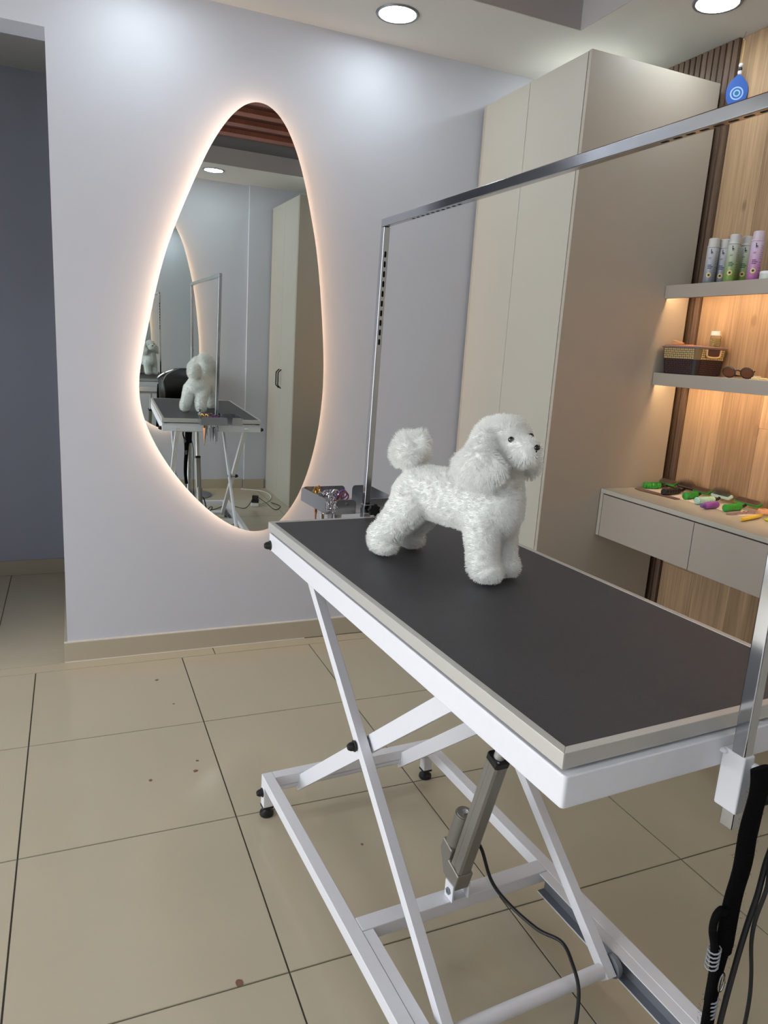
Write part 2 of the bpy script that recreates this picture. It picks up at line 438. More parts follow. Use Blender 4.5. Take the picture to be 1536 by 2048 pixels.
def closed_spline(pts, n=5):
    N = len(pts); out = []
    P = [Vector((a, b, 0)) for a, b in pts]
    for i in range(N):
        p0, p1, p2, p3 = P[i - 1], P[i], P[(i + 1) % N], P[(i + 2) % N]
        for k in range(n):
            t = k / n
            v = 0.5 * ((2 * p1) + (p2 - p0) * t + (2 * p0 - 5 * p1 + 4 * p2 - p3) * t * t + (3 * p1 - p0 - 3 * p2 + p3) * t ** 3)
            out.append((v.x - .84, v.y - 1.46))
    return out
sm_pts = [(sum(EGG[(i + k) % len(EGG)][0] * wt for k, wt in ((-1, .25), (0, .5), (1, .25))), sum(EGG[(i + k) % len(EGG)][1] * wt for k, wt in ((-1, .25), (0, .5), (1, .25)))) for i in range(len(EGG))]
EP = closed_spline(sm_pts)
def inset(P, d):
    n = len(P); out = []
    for i in range(n):
        a, b = Vector(P[i - 3]), Vector(P[(i + 3) % n]); t = (b - a).normalized()
        out.append((P[i][0] + t.y * d, P[i][1] - t.x * d))
    return out
def ring_prism(bm, Po, Pi, z0, z1, Mx):
    n = len(Po)
    V = [[bm.verts.new(Mx @ Vector((p[0], p[1], z))) for p in P] for P, z in ((Po, z0), (Po, z1), (Pi, z1), (Pi, z0))]
    for k in range(4):
        a, b = V[k], V[(k + 1) % 4]
        for i in range(n):
            j = (i + 1) % n; bm.faces.new((a[i], a[j], b[j], b[i]))
def egg_mirror(loc, rz, tilt, yaw, lab):
    r = empty('wall_mirror', loc, rz + yaw, lab, 'mirror')
    r.rotation_euler = (tilt if rz == 0 else -tilt * 0, 0, rz + yaw)
    Mx = Matrix(((1, 0, 0, 0), (0, 0, -1, 0), (0, 1, 0, 0), (0, 0, 0, 1)))   # z of prism -> -y (towards room)
    E_ = EP if rz == 0 else [(-a, b) for a, b in EP][::-1]
    bm = B(); prism(bm, E_, .032, .036, Mx); obj('mirror_glass', bm, M['mirror'], r, smooth=False)
    I1 = inset(E_, .012); I2 = inset(E_, .045); I3 = inset(E_, .060)
    bm = B(); prism(bm, I1, .028, .0318, Mx); obj('backing', bm, M['mback'], r, smooth=False)
    bm = B(); ring_prism(bm, I2, I3, .016, .027, Mx); obj('led_strip', bm, M['glow'], r, smooth=False)
    bm = B(); prism(bm, inset(E_, .064), .004, .0279, Mx); obj('mounting_frame', bm, M['mback'], r, smooth=False)
    return r
egg_mirror((.84, YA, 1.46), 0, math.radians(.30), math.radians(.28), 'large egg-shaped frameless wall mirror with warm glow, left of the tall wardrobe')
egg_mirror((.875, YC, 1.46), math.pi, 0, 0, 'second glowing egg-shaped mirror on the opposite wall, seen only as a reflection')

# ---------------------------------------------------------------- wardrobes
def handle(parent, x, y, zc):
    bm = B(); L = .083; d = .028
    pts = [(x - .001, y, zc - L), (x - d, y, zc - L + d), (x - d, y, zc + L - d), (x - .001, y, zc + L)]
    for a, b in zip(pts, pts[1:]): bar(bm, a, b, .009, .009, up=(0, 1, 0))
    obj('handle', bm, M['black'], parent, bev=.0015)
def wardrobe(y0, y1, xf, xb, split, lab, hz=1.075):
    """doors face -x; y0 = camera-side end, y1 = far end"""
    cy = (y0 + y1) / 2; cx = (xf + xb) / 2
    r = empty('wardrobe', (cx, cy, 0), 0, lab, 'wardrobe', 'tall wardrobes on the shelf wall')
    X = lambda v: v - cx; Y = lambda v: v - cy
    T = 2.54
    bm = B(); box(bm, (X(xf + .022), X(xb)), (Y(y0 + .0185), Y(y1 - .0185)), (.0, T - .0185)); obj('body', bm, M['cab'], r, smooth=False)
    for a, b in ((y0, y0 + .018), (y1 - .018, y1)):
        bm = B(); box(bm, (X(xf + .001), X(xb + .0)), (Y(a), Y(b)), (0, T)); obj('side_panel', bm, M['cabshade'], r, bev=.001, smooth=False)
    bm = B(); box(bm, (X(xf + .022), X(xb)), (Y(y0 + .0185), Y(y1 - .0185)), (T - .018, T)); obj('top_panel', bm, M['cab'], r, smooth=False)
    bm = B(); box(bm, (X(xf + .004), X(xf + .0215)), (Y(y0 + .0185), Y(y1 - .0185)), (0.0, .078)); obj('plinth', bm, M['cab'], r, smooth=False)
    for a, b in ((y0 + .0205, split - .0012), (split + .0012, y1 - .0205)):
        bm = B(); box(bm, (X(xf), X(xf + .018)), (Y(a), Y(b)), (.081, T - .002)); d = obj('door', bm, M['cab'], r, bev=.001, smooth=False)
        hy = Y(split - .032) if b < split + .001 else Y(split + .032)
        handle(d, X(xf), hy, hz)
    return r
wardrobe(-.095, YA - .016, 1.965, 2.603, .302, 'tall beige two-door wardrobe beside the slatted panel, right of the lit mirror')
wardrobe(-2.885, -2.06, 1.905, 2.603, -2.475, 'second tall beige wardrobe on the opposite wall side, seen reflected in the mirror')

# ---------------------------------------------------------------- shelves and desk
def shelf(z_top, lab):
    yA, yB = -.0975, -2.055; x0, x1 = 2.465, 2.648
    r = empty('wall_shelf', ((x0 + x1) / 2, (yA + yB) / 2, z_top - .052), 0, lab, 'shelf', 'wall shelves above the desk')
    ox, oy = (x0 + x1) / 2, (yA + yB) / 2
    bm = B(); box(bm, (x0 + .0185 - ox, x1 - ox), (yB - oy, yA - oy), (.034, .052)); obj('board', bm, M['cab'], r, bev=.0008, smooth=False)
    bm = B(); box(bm, (x0 - ox, x0 + .018 - ox), (yB - oy, yA - oy), (0, .052)); obj('front_edge', bm, M['cabfront'], r, bev=.0008, smooth=False)
    bm = B(); box(bm, (x0 + .0186 - ox, x0 + .028 - ox), (yB + .02 - oy, yA - .012 - oy), (.028, .0338)); obj('led_strip', bm, M['shelf_led'], r, smooth=False)
shelf(1.752, 'upper floating beige shelf holding the row of bottles')
shelf(1.396, 'lower floating beige shelf holding the woven basket')
yA, yB, xd = -.0975, -2.055, 2.265
desk = empty('wall_desk', (2.456, (yA + yB) / 2, .69), 0, 'beige wall-mounted desk with flat drawers and brushes laid on top', 'desk')
oy = (yA + yB) / 2
bm = B(); box(bm, (xd - 2.456, 2.648 - 2.456), (yB - oy, yA - oy), (.187, .205)); obj('desktop', bm, M['cab'], desk, bev=.001, smooth=False)
bm = B(); box(bm, (xd + .02 - 2.456, 2.647 - 2.456), (yB - oy, yA - oy), (0.004, .186)); obj('carcass', bm, M['dark'], desk, smooth=False)
bm = B(); box(bm, (xd - 2.456, xd + .019 - 2.456), (yA - .017 - oy, yA - oy), (0.0, .1865)); obj('side_panel', bm, M['cab'], desk, bev=.001, smooth=False)
bm = B(); box(bm, (xd + .02 - 2.456, 2.647 - 2.456), (yB - oy, yA - oy), (0, .0039)); obj('bottom_panel', bm, M['cab'], desk, smooth=False)
ye = yA - .018
for k in range(4):
    a = ye - .5065 * k; b = a - .5065
    bm = B(); box(bm, (xd + .001 - 2.456, xd + .019 - 2.456), (max(b, yB) + .0015 - oy, a - .0015 - oy), (0.0, .182)); obj('drawer', bm, M['cabfront'], desk, bev=.001, smooth=False)

# ---------------------------------------------------------------- grooming table (local: x = across, y = -(distance from far edge))
TA = .056444
TO = (0.674, -0.604, 0)
TBL = empty('grooming_table', TO, TA, 'white electric scissor-lift grooming table with black mat top, chrome arm frame', 'grooming table')
W, L, H = .592, 1.27, .93
P = lambda u, v, z: (u, -v, z)
def part(name, bm, m, **k): return obj(name, bm, m, k.pop('parent', TBL), **k)
bm = B(); box(bm, (.012, W - .012), (-(L - .012), -.012), (H - .020, H - .0012)); part('tabletop_mat', bm, M['mat'], smooth=False)
tw = .014
def trim_piece(a, b, c, d, name='edge_trim', m=None):
    bm = B(); prism(bm, [(q[0], -q[1]) for q in (a, b, c, d)], H - .024, H); part(name, bm, m or M['alu'], bev=.0012, smooth=False)
trim_piece((0, 0), (W, 0), (W - tw, tw), (tw, tw)); trim_piece((0, L), (tw, L - tw), (W - tw, L - tw), (W, L))
trim_piece((0, 0), (tw, tw), (tw, L - tw), (0, L)); trim_piece((W, 0), (W, L), (W - tw, L - tw), (W - tw, tw))
bm = B(); box(bm, (.02, W - .02), (-(L - .02), -.02), (H - .030, H - .0205)); part('underboard', bm, M['dark'], smooth=False)
for u in (.022, W - .022):
    for v in (.022, L - .022):
        bm = B(); cyl(bm, P(u, v, .9), P(u, v, H - .0245), .014, .014, 16); part('rubber_bumper', bm, M['black'])
# apron (top frame)
az0, az1 = .853, .901; aw = .025
def rring(x0, x1, y0, y1, r, n=4):
    out = []
    for cx, cy, a_ in ((x1 - r, y1 - r, 0), (x0 + r, y1 - r, 90), (x0 + r, y0 + r, 180), (x1 - r, y0 + r, 270)):
        for k in range(n + 1):
            t = math.radians(a_ + 90 * k / n); out.append((cx + r * math.cos(t), cy + r * math.sin(t)))
    return out
bm = B(); ring_o = rring(-.001, W + .001, -1.279, -.012, .006); ring_i = rring(aw, W - aw, -1.279 + aw, -.012 - aw, .003)
ring_prism(bm, ring_o, ring_i, az0, az1, Matrix.Identity(4)); part('apron_frame', bm, M['white'], bev=.003, seg=3)
# base frame
bz0, bz1, rw = .102, .135, .033
BL = 1.27
bm = B(); box(bm, (0, rw), (-BL, 0), (bz0, bz1)); part('base_rail', bm, M['white'], bev=.002)
bm = B(); box(bm, (W - rw, W), (-BL, 0), (bz0, bz1)); part('base_rail', bm, M['white'], bev=.002)
for v in (0, BL - rw, .632):
    bm = B(); box(bm, (rw + .0003, W - rw - .0003), (-v - (rw if v != .632 else .042), -v), (bz0, bz1)); part('base_crossbar', bm, M['white'], bev=.002)
# roller channels
for s in (0, 1):
    bm = B()
    f = (lambda a: a) if s == 0 else (lambda a: W - a)
    X = lambda a, b: tuple(sorted((f(a), f(b))))
    box(bm, X(rw + .0005, rw + .003), (-BL + rw + .001, -.676), (.080, bz1 - .001))
    box(bm, X(rw + .003, rw + .026), (-BL + rw + .001, -.676), (bz1 - .004, bz1 - .001))
    box(bm, X(rw + .003, rw + .026), (-BL + rw + .001, -.676), (.080, .083))
    part('roller_channel', bm, M['white'], smooth=False)
    bm = B(); box(bm, X(rw + .0032, rw + .0045), (-BL + rw + .001, -.676), (.0835, bz1 - .0045)); box(bm, X(rw + .0045, rw + .025), (-BL + rw + .001, -.676), (.0832, .0840)); part('channel_liner', bm, M['zinc'], smooth=False)
# legs and levelling feet
for u in (0.0, W - .03):
    for v in (0.0, BL - .03):
        bm = B(); box(bm, (u, u + .03), (-v - .03, -v), (.034, bz0 - .0002)); lg = part('leg_stub', bm, M['white'], bev=.0015)
        bm = B(); box(bm, (u - .001, u + .031), (-v - .031, -v + .001), (.0285, .0338)); lathe(bm, [(0, 0), (.020, 0), (.022, .004), (.021, .012), (.012, .018), (.009, .022), (.009, .0284), (0, .0284)], 20, Matrix.Translation((u + .015, -v - .015, 0)))
        part('levelling_foot', bm, M['black'], parent=lg)
# scissor geometry in (v, z)
A_T, A_B = (.030, .868), (.955, .112); B_B, B_T = (.020, .090), (.945, .868)
PV = (.485, .485)
def flat_bar(name, u0, u1, a, b, hgt, ext=.02):
    d = Vector((b[0] - a[0], b[1] - a[1])).normalized()
    a2 = (a[0] - d.x * ext, a[1] - d.y * ext); b2 = (b[0] + d.x * ext, b[1] + d.y * ext)
    n = Vector((-d.y, d.x)) * hgt / 2
    bm = B(); vs = []
    for u in (u0, u1):
        vs.append([bm.verts.new(P(u, q[0] + s * n.x, q[1] + s * n.y)) for q, s in ((a2, 1), (b2, 1), (b2, -1), (a2, -1))])
    bm.faces.new(vs[0]); bm.faces.new(vs[1][::-1])
    for i in range(4):
        j = (i + 1) % 4; bm.faces.new((vs[0][i], vs[1][i], vs[1][j], vs[0][j]))
    return part(name, bm, M['white'], bev=.0015)
def cap(u, v, z, sgn, parent=TBL):
    """black acorn cap on a bolt end, pointing along u*sgn"""
    Mx, _ = frame_to(P(u, v, z), P(u + sgn, v, z))
    bm = B(); lathe(bm, [(0, 0), (.014, 0), (.014, .003), (.0115, .004), (.0105, .012), (.007, .018), (0, .020)], 14, Mx); part('bolt_cap', bm, M['black'], parent=parent)
AU0, AU1 = .080, .105; BU0, BU1 = .112, .125
flat_bar('scissor_leg', AU0, AU1, A_T, A_B, .028)
flat_bar('scissor_leg', W - AU1, W - AU0, A_T, A_B, .028)
flat_bar('scissor_arm', BU0, BU1, B_B, B_T, .042)
flat_bar('scissor_arm', W - BU1, W - BU0, B_B, B_T, .042)
for s in (0, 1):
    f = (lambda a: a) if s == 0 else (lambda a: W - a)
    bm = B(); cyl(bm, P(f(AU0 - .003), *PV), P(f(BU1 + .004), *PV), .007, None, 14); cyl(bm, P(f(AU1), *PV), P(f(BU0), *PV), .016, None, 16); part('pivot_bolt', bm, M['zinc'])
    cap(f(AU0 - .003), PV[0], PV[1], -1 if s == 0 else 1)
    cap(f(0.0) , .028, .868, -1 if s == 0 else 1)
    cap(f(0.0), .015, .080, -1 if s == 0 else 1)
    # wheels
    bm = B(); u0, u1 = f(AU0 - .016), f(AU0 - .004)
    cyl(bm, P(u0, A_B[0], A_B[1]), P(u1, A_B[0], A_B[1]), .025, None, 28); wl = part('roller_wheel', bm, M['zinc'], bev=.001)
    bm = B(); cyl(bm, P(f(AU0 - .019), A_B[0], A_B[1]), P(f(AU0 + .002), A_B[0], A_B[1]), .010, None, 16); part('hub', bm, M['aluD'], parent=wl)
bm = B(); cyl(bm, P(.031, .018, .090), P(W - .031, .018, .090), .011, None, 18); part('axle_tube', bm, M['white'])
bm = B(); cyl(bm, P(.022, .030, .868), P(W - .022, .030, .868), .009, None, 16); part('axle_tube', bm, M['white'])
bm = B(); cyl(bm, P(AU1 + .0005, A_B[0], A_B[1]), P(W - AU1 - .0005, A_B[0], A_B[1]), .0155, None, 24); part('roller_tube', bm, M['white'])
for s in (0, 1):
    u = BU0 - .004 if s == 0 else W - BU1 - .004
    bm = B(); cyl(bm, P(u, .018, .090), P(u + .021, .018, .090), .016, None, 18); part('hinge_sleeve', bm, M['white'])
cu0, cu1 = BU1 + .0005, W - BU1 - .0005
bm = B(); cyl(bm, P(cu0, .815, .752), P(cu1, .815, .752), .012, None, 16); part('lift_tube', bm, M['white'])
# actuator
for ua in (.266, .3115):
    bm = B(); box(bm, (ua, ua + .005), (-.680, -.645), (bz1 + .0002, .180)); part('actuator_mount', bm, M['white'], bev=.001)
a0 = Vector(P(.291, .655, .172)); a1 = Vector(P(.291, .768, .570)); ad_ = (a1 - a0).normalized(); Ma, La = frame_to(a0, a1, up=(1, 0, 0))
# frame: local z along, y ~ x(u), x ~ across v
ACT = part('lift_actuator', (lambda bm: (prism(bm, [(-.021, -.012), (-.017, -.018), (-.006, -.018), (-.004, -.0165), (.004, -.0165), (.006, -.018), (.017, -.018), (.021, -.012), (.021, .012), (.017, .018), (.006, .018), (.004, .0165), (-.004, .0165), (-.006, .018), (-.017, .018), (-.021, .012)], .05, La - .012, Ma), bm)[1])(B()), M['aluD'], bev=.0006)
bm = B(); prism(bm, [(-.022, -.013), (-.018, -.019), (.018, -.019), (.022, -.013), (.022, .013), (.018, .019), (-.018, .019), (-.022, .013)], La - .0118, La + .004, Ma); obj('end_cap', bm, M['black'], ACT, bev=.001)
bm = B(); cyl(bm, Ma @ Vector((0, 0, La + .004)), Ma @ Vector((0, 0, La + .185)), .0125, None, 18); obj('piston_rod', bm, M['alu'], ACT)
for sx in (-.016, .016):
    for sy in (-.013, .013):
        bm = B(); cyl(bm, Ma @ Vector((sx, sy, La + .0042)), Ma @ Vector((sx, sy, La + .006)), .003, None, 10); obj('screw', bm, M['chrome'], ACT)
# gearbox and motor sit on the far side (-v = +y); find sign
sgn = 1 if (Ma.to_3x3() @ Vector((1, 0, 0))).y > 0 else -1
bm = B(); prism(bm, [(-.024 * sgn, -.002), (.03 * sgn, .0), (.068 * sgn, .05), (.068 * sgn, .085), (.024 * sgn, .085), (.024 * sgn, .052), (-.024 * sgn, .052)], -.022, .022,
    Ma @ Matrix(((1, 0, 0, 0), (0, 0, 1, 0), (0, 1, 0, 0), (0, 0, 0, 1)))); obj('gearbox', bm, M['aluD'], ACT, bev=.004)
bm = B(); cyl(bm, Ma @ Vector((.046 * sgn, 0, .0855)), Ma @ Vector((.046 * sgn, 0, .185)), .0215, None, 28); cyl(bm, Ma @ Vector((.046 * sgn, 0, .185)), Ma @ Vector((.046 * sgn, 0, .189)), .0190, None, 28); obj('motor', bm, M['aluD'], ACT, bev=.001)
bm = B(); cyl(bm, Ma @ Vector((.046 * sgn, 0, .1892)), Ma @ Vector((.046 * sgn, 0, .193)), .0075, None, 16); obj('motor_cap', bm, M['chrome'], ACT)
bm = B(); cyl(bm, P(.262, .663, .158), P(.320, .663, .158), .005, None, 10); cyl(bm, P(.262, .663, .158), P(.266, .663, .158), .009, None, 6); obj('mount_bolt', bm, M['zinc'], ACT)

# posts with punched slots
PU, PV_ = .0185, .0215
def punched(name, p0, p1, slots, face, extra=None):
    """square tube p0->p1, slots [distance along], face 'near' or 'under'"""
    bm = B(); up = (0, 1, 0) if face == 'near' else (0, 0, 1)
    Mx, Ln = frame_to(p0, p1, up); box(bm, (-PU / 2, PU / 2), (-PV_ / 2, PV_ / 2), (0, Ln), Mx)
    o = part(name, bm, [M['chrome'], M['dark']], bev=.002, smooth=True)
    # cutter
    cb = B()
    fs = None
    for t in slots:
        n = 12; pts = []
        for k in range(n):
            th = 2 * math.pi * (k + .5) / n; pts.append((.0035 * math.cos(th), (.0050 if math.sin(th) > 0 else -.0050) + .0035 * math.sin(th)))
        # face side: local y (-) for near -> direction -y world
        s = -1
        R = Matrix(((1, 0, 0, 0), (0, 0, s, 0), (0, 1, 0, 0), (0, 0, 0, 1)))
        prism(cb, pts, PV_ / 2 - .006, PV_ / 2 + .01, Mx @ Matrix.Translation((0, 0, t)) @ R, mi=1)
    me = bpy.data.meshes.new('cut'); bmesh.ops.recalc_face_normals(cb, faces=cb.faces); cb.to_mesh(me); cb.free()
    me.materials.append(M['chrome']); me.materials.append(M['dark'])  # slot walls coloured dark to paint in the shade inside them
    c = bpy.data.objects.new('cut', me); c.parent = TBL; COL.objects.link(c)
    md = o.modifiers.new('slots', 'BOOLEAN'); md.operation = 'DIFFERENCE'; md.object = c; md.solver = 'EXACT'
    bake(o)
    bpy.data.objects.remove(c)
    o.data.shade_smooth(); o.data.set_sharp_from_angle(angle=math.radians(30))
    return o
FP0 = P(.312, -.028, .80); FP1 = P(.326, -.028, 1.7555)
NP0 = P(.309, 1.303, .765); NP1 = P(.300, 1.303, 1.7645)
fz = lambda z: (z - .80)
punched('arm_post', FP0, FP1, [fz(1.682 - .0267 * k) for k in range(10)], 'near')
punched('arm_post', NP0, NP1, [.91 - .0267 * k for k in range(10)], 'near')
AR0 = Vector(P(.326, -.0388, 1.7665)); AR1 = Vector(P(.298, 1.314, 1.7765))
punched('arm_crossbar', AR0, AR1, [.182 + .0258 * k for k in range(10)] + [1.035 + .0252 * k for k in range(10)], 'under')
# far clamp bracket, knob
bm = B(); 
box(bm, (.302, .326), (.0415, .0145), (.86, .962)); box(bm, (.304, .324), (.0144, -.0155), (.862, .89)); far_b = part('post_sleeve', bm, M['chrome'], bev=.002)
Mk, _ = frame_to(P(.328, -.0105, .950), P(.328, .02, .950))
bm = B(); pts = [((.0185 + (.0025 if k % 2 else -.0025)) * math.cos(math.pi * k / 7), (.0185 + (.0025 if k % 2 else -.003)) * math.sin(math.pi * k / 7)) for k in range(14)]
prism(bm, pts, .006, .018, Mk); cyl(bm, Mk @ Vector((0, 0, -.003)), Mk @ Vector((0, 0, .006)), .008, None, 14); part('star_knob', bm, M['black'], bev=.002)
# near bracket: white square sleeve with weld beads
bm = B(); box(bm, (.2975, .3205), (-1.3165, -1.2785), (.792, .885)); part('post_sleeve', bm, M['white'], bev=.003)
for (u, v, z) in ((.2970, 1.282, .880), (.321, 1.305, .868), (.321, 1.312, .862), (.321, 1.317, .868)):
    bm = B(); ball(bm, P(u, v, z), .006, 1.2, 1.2, .7, 10); part('weld_bead', bm, M['white'])

# ---------------------------------------------------------------- tool tray at the far end
def toL(p):  # table local (u,v,z) -> world
    c, s = math.cos(TA), math.sin(TA); x, y = p[0], -p[1]
    return Vector((TO[0] + c * x - s * y, TO[1] + s * x + c * y, p[2]))
TRC = toL((.31, -.14, .925))
tray = empty('tool_tray', TRC, TA, 'stainless steel tool tray clamped to the far post, scissors hanging through it', 'tray')
Q = lambda u, v, z: (u - .31, -(v + .14), z - .925)
tz0, tz1 = .927, .972
def plate(name, pts, thick=.002, z0=tz0, z1=tz1, rnd=.012, m=None):
    """vertical plate from a to b in (u,v)"""
    (ua, va), (ub, vb) = pts
    a = Vector(Q(ua, va, z0)); b = Vector(Q(ub, vb, z0)); d = (b - a).normalized(); ln = (b - a).length; h = z1 - z0
    n = Vector((-d.y, d.x, 0)) * thick / 2
    prof = [(0, 0), (ln, 0)] + [(ln - rnd + rnd * math.sin(t), h - rnd + rnd * math.cos(t)) for t in [math.pi / 2 - k * math.pi / 8 for k in range(5)]] + [(rnd - rnd * math.sin(t), h - rnd + rnd * math.cos(t)) for t in [k * math.pi / 8 for k in range(5)]]
    bm = B(); A = []; Bq = []
    for (x, z) in prof:
        p = a + d * x + Vector((0, 0, z)); A.append(bm.verts.new(p + n)); Bq.append(bm.verts.new(p - n))
    bm.faces.new(A); bm.faces.new(Bq[::-1])
    for i in range(len(A)):
        j = (i + 1) % len(A); bm.faces.new((A[i], Bq[i], Bq[j], A[j]))
    return obj(name, bm, m or M['steel'], tray, smooth=False)
plate('side_plate', ((.192, -.262), (.199, -.066))); plate('side_plate', ((.432, -.262), (.425, -.05)))
plate('back_plate', ((.196, -.264), (.345, -.264))); plate('back_plate', ((.372, -.264), (.430, -.264)))
plate('front_plate', ((.226, -.052), (.292, -.052))); plate('front_plate', ((.3325, -.052), (.423, -.052)))
bm = B()
for (u0, u1, v0, v1) in ((.195, .430, -.262, -.225), (.330, .424, -.224, -.054), (.226, .329, -.12, -.054), (.195, .2255, -.10, -.06), (.195, .21, -.224, -.1001), (.30, .329, -.224, -.1201)):
    p, q = Q(u0, v0, .9275), Q(u1, v1, .9295); box(bm, (p[0], q[0]), tuple(sorted((p[1], q[1]))), (p[2], q[2]))
obj('tray_floor', bm, M['steel'], tray, smooth=False)
for u in (.262,):
    bm = B(); cyl(bm, Q(u, -.05, .958), Q(u, -.046, .958), .004, None, 12); obj('screw', bm, M['chrome'], tray)
# scissors hanging through the tray slot, each its own thing
M['gold'] = mat('gold_screw_metal', srgb(196, 150, 70), 0.3, 1.0)
M['bronze'] = mat('copper_toned_blade', srgb(150, 96, 66), 0.35, 0.9)
M['purple_m'] = mat('purple_finger_ring', srgb(120, 70, 160), 0.35, 0.2)
M['red_m'] = mat('dark_red_handle', srgb(130, 34, 44), 0.4)
M['olive'] = mat('olive_gold_blade', srgb(146, 130, 70), 0.35, 0.9)
def scissors(u, v, zt, length, bl_m, h_m, lab, rz=0.0, open_=.10):
    w_ = toL((u, v, zt - length)); r = empty('scissors', w_, TA + rz, lab, 'scissors', 'grooming scissors in the tool tray')
    Lb = length * .56
    for s in (-1, 1):
        bm = B()
        # blade: tapered
        tip = Vector((s * .0006, 0, 0)); pv = Vector((0, s * .0015, Lb)); 
        w0 = .010
        vs = [bm.verts.new(q) for q in (Vector((s * .001, s * .0006, 0)), Vector((s * .001 + s * w0 * .9, s * .0006, Lb)), Vector((-s * .002, s * .0006, Lb)), Vector((s * .001, s * .0026, 0)), Vector((s * .001 + s * w0 * .9, s * .0026, Lb)), Vector((-s * .002, s * .0026, Lb)))]
        for q in ((0, 1, 2), (3, 5, 4), (0, 3, 4, 1), (1, 4, 5, 2), (2, 5, 3, 0)): bm.faces.new([vs[i] for i in q])
        obj('blade', bm, bl_m, r, smooth=False)
        bm = B(); rr = .0125; cxx = -s * (.014 + open_ * .02); cz = length - rr - .002
        tube(bm, [(-s * .001, s * .0015, Lb - .004), (-s * .005, s * .0015, Lb + (cz - rr - Lb) * .6), (cxx + s * .004, s * .0015, cz - rr + .002)], .0028, 8, 5)
        obj('shank', bm, bl_m, r)
        bm = B(); n = 14; pts = [(cxx + rr * math.cos(2 * math.pi * k / n), s * .0015, cz + rr * math.sin(2 * math.pi * k / n)) for k in range(n + 1)]
        tube(bm, pts, .0026, 7, 0); obj('finger_ring', bm, h_m, r)
    bm = B(); cyl(bm, (0, -.004, Lb - .004), (0, .004, Lb - .004), .0035, None, 10); obj('pivot_screw', bm, M['gold'], r)
    return r
sc_list = [(.222, -.205, .985, .185, 'bronze', 'gold', 'copper-bladed scissors, the leftmost hanging through the steel tool tray', .9),
           (.232, -.170, .975, .165, 'chrome', 'chrome', 'silver scissors hanging second from the left end of the tool tray', .5),
           (.246, -.145, .985, .150, 'chrome', 'chrome', 'silver scissors in the tangle at the middle of the tray gap', .2),
           (.262, -.175, .975, .170, 'chrome', 'purple_m', 'scissors with purple finger rings beside the silver tangle in the tray', .1),
           (.280, -.150, .975, .160, 'chrome', 'red_m', 'scissors with dark red rings next to the purple-ringed pair in the tray', 0),
           (.290, -.190, .975, .170, 'chrome', 'purple_m', 'purple-ringed scissors nearest the chrome post in the tool tray', -.2)]
for (u, v, z, ln, bmn, hmn, lab, rz) in sc_list: scissors(u, v, z, ln, M[bmn], M[hmn], lab, rz)
# wire clip chain heap hanging over the front of the tray
bm = B()
for k in range(46):
    a = random.uniform(0, 6.28); u = random.uniform(.203, .224); v = random.uniform(-.075, -.045); z = random.uniform(.932, .99) if k < 34 else random.uniform(.99, 1.0)
    p = Vector(toL((u, v, z))) - Vector(toL((.212, -.055, .925)))
    n = 7; rr = random.uniform(.004, .007); T = Matrix.Rotation(random.uniform(0, 3.1), 3, 'X') @ Matrix.Rotation(a, 3, 'Z')
    tube(bm, [p + T @ Vector((rr * math.cos(2 * math.pi * i / n), rr * .6 * math.sin(2 * math.pi * i / n), 0)) for i in range(n + 1)], .0011, 5, 0)
o = obj('chain_bundle', bm, M['chrome'], None, loc=toL((.212, -.055, .925))); tag(o, 'tangled bundle of shiny steel chain links spilling from the tray front', 'chain', kind='stuff')
lead_def = [((.240, -.07), .93, .80), ((.252, -.075), .93, .82)]

# ---------------------------------------------------------------- leads and cables at the near post
def wl(pts): return [toL(p) for p in pts]
base = toL((.285, 1.35, .10))
ld = empty('restraint_lead', base, 0, 'fuzzy black webbing lead hanging from the white bracket on the near post', 'lead')
def rel(pts, b=base): return [Vector(toL(p)) - b for p in pts]
Uax = Vector((math.cos(TA), math.sin(TA), 0))
def strap(name, pts, wdt, th, m, parent, b=base):
    bm = B(); tube(bm, rel(pts, b), wdt, 12, 6, flat=(Uax, th)); return obj(name, bm, m, parent)
strap('webbing', [(.290, 1.345, .890), (.286, 1.352, .86), (.283, 1.350, .80), (.282, 1.352, .74), (.278, 1.350, .68), (.276, 1.352, .60)], .020, .006, M['fuzz'], ld)
strap('webbing', [(.306, 1.340, .885), (.307, 1.342, .84), (.304, 1.342, .76), (.298, 1.342, .66), (.294, 1.345, .58)], .012, .005, M['fuzz'], ld)
strap('webbing', [(.276, 1.352, .60), (.270, 1.352, .55), (.266, 1.355, .50), (.262, 1.36, .42), (.262, 1.36, .33), (.27, 1.36, .25)], .013, .006, M['fuzz'], ld)
bm = B(); tube(bm, rel([(.262, 1.352, .668), (.254, 1.352, .676), (.244, 1.352, .668), (.243, 1.352, .645), (.251, 1.354, .615), (.256, 1.355, .58), (.258, 1.355, .52)]), .0055, 10, 6); obj('cord_loop', bm, M['fuzz'], ld)
M['thread'] = mat('grey_reflective_stitch', srgb(150, 152, 156), 0.6)
for (u, z) in ((.2525, .612), (.268, .520)):
    for k in range(5):
        bm = B(); c = Vector(toL((u, 1.354, z - .007 * k))) - base; n = 10
        tube(bm, [c + Uax * .0085 * math.cos(2 * math.pi * i / n) + Vector((0, 0, .003 * math.cos(2 * math.pi * i / n))) + Uax.cross(Vector((0, 0, 1))) * .0085 * math.sin(2 * math.pi * i / n) for i in range(n + 1)], .0012, 5, 0)
        obj('stitching', bm, M['thread'], ld)
bm = B(); c = Vector(toL((.277, 1.358, .548))) - base; n = 14
tube(bm, [c + Uax * .006 * math.cos(2 * math.pi * i / n) + Vector((0, 0, .016 * math.sin(2 * math.pi * i / n))) for i in range(n + 1)], .0015, 6, 0); obj('metal_ring', bm, M['chrome'], ld)
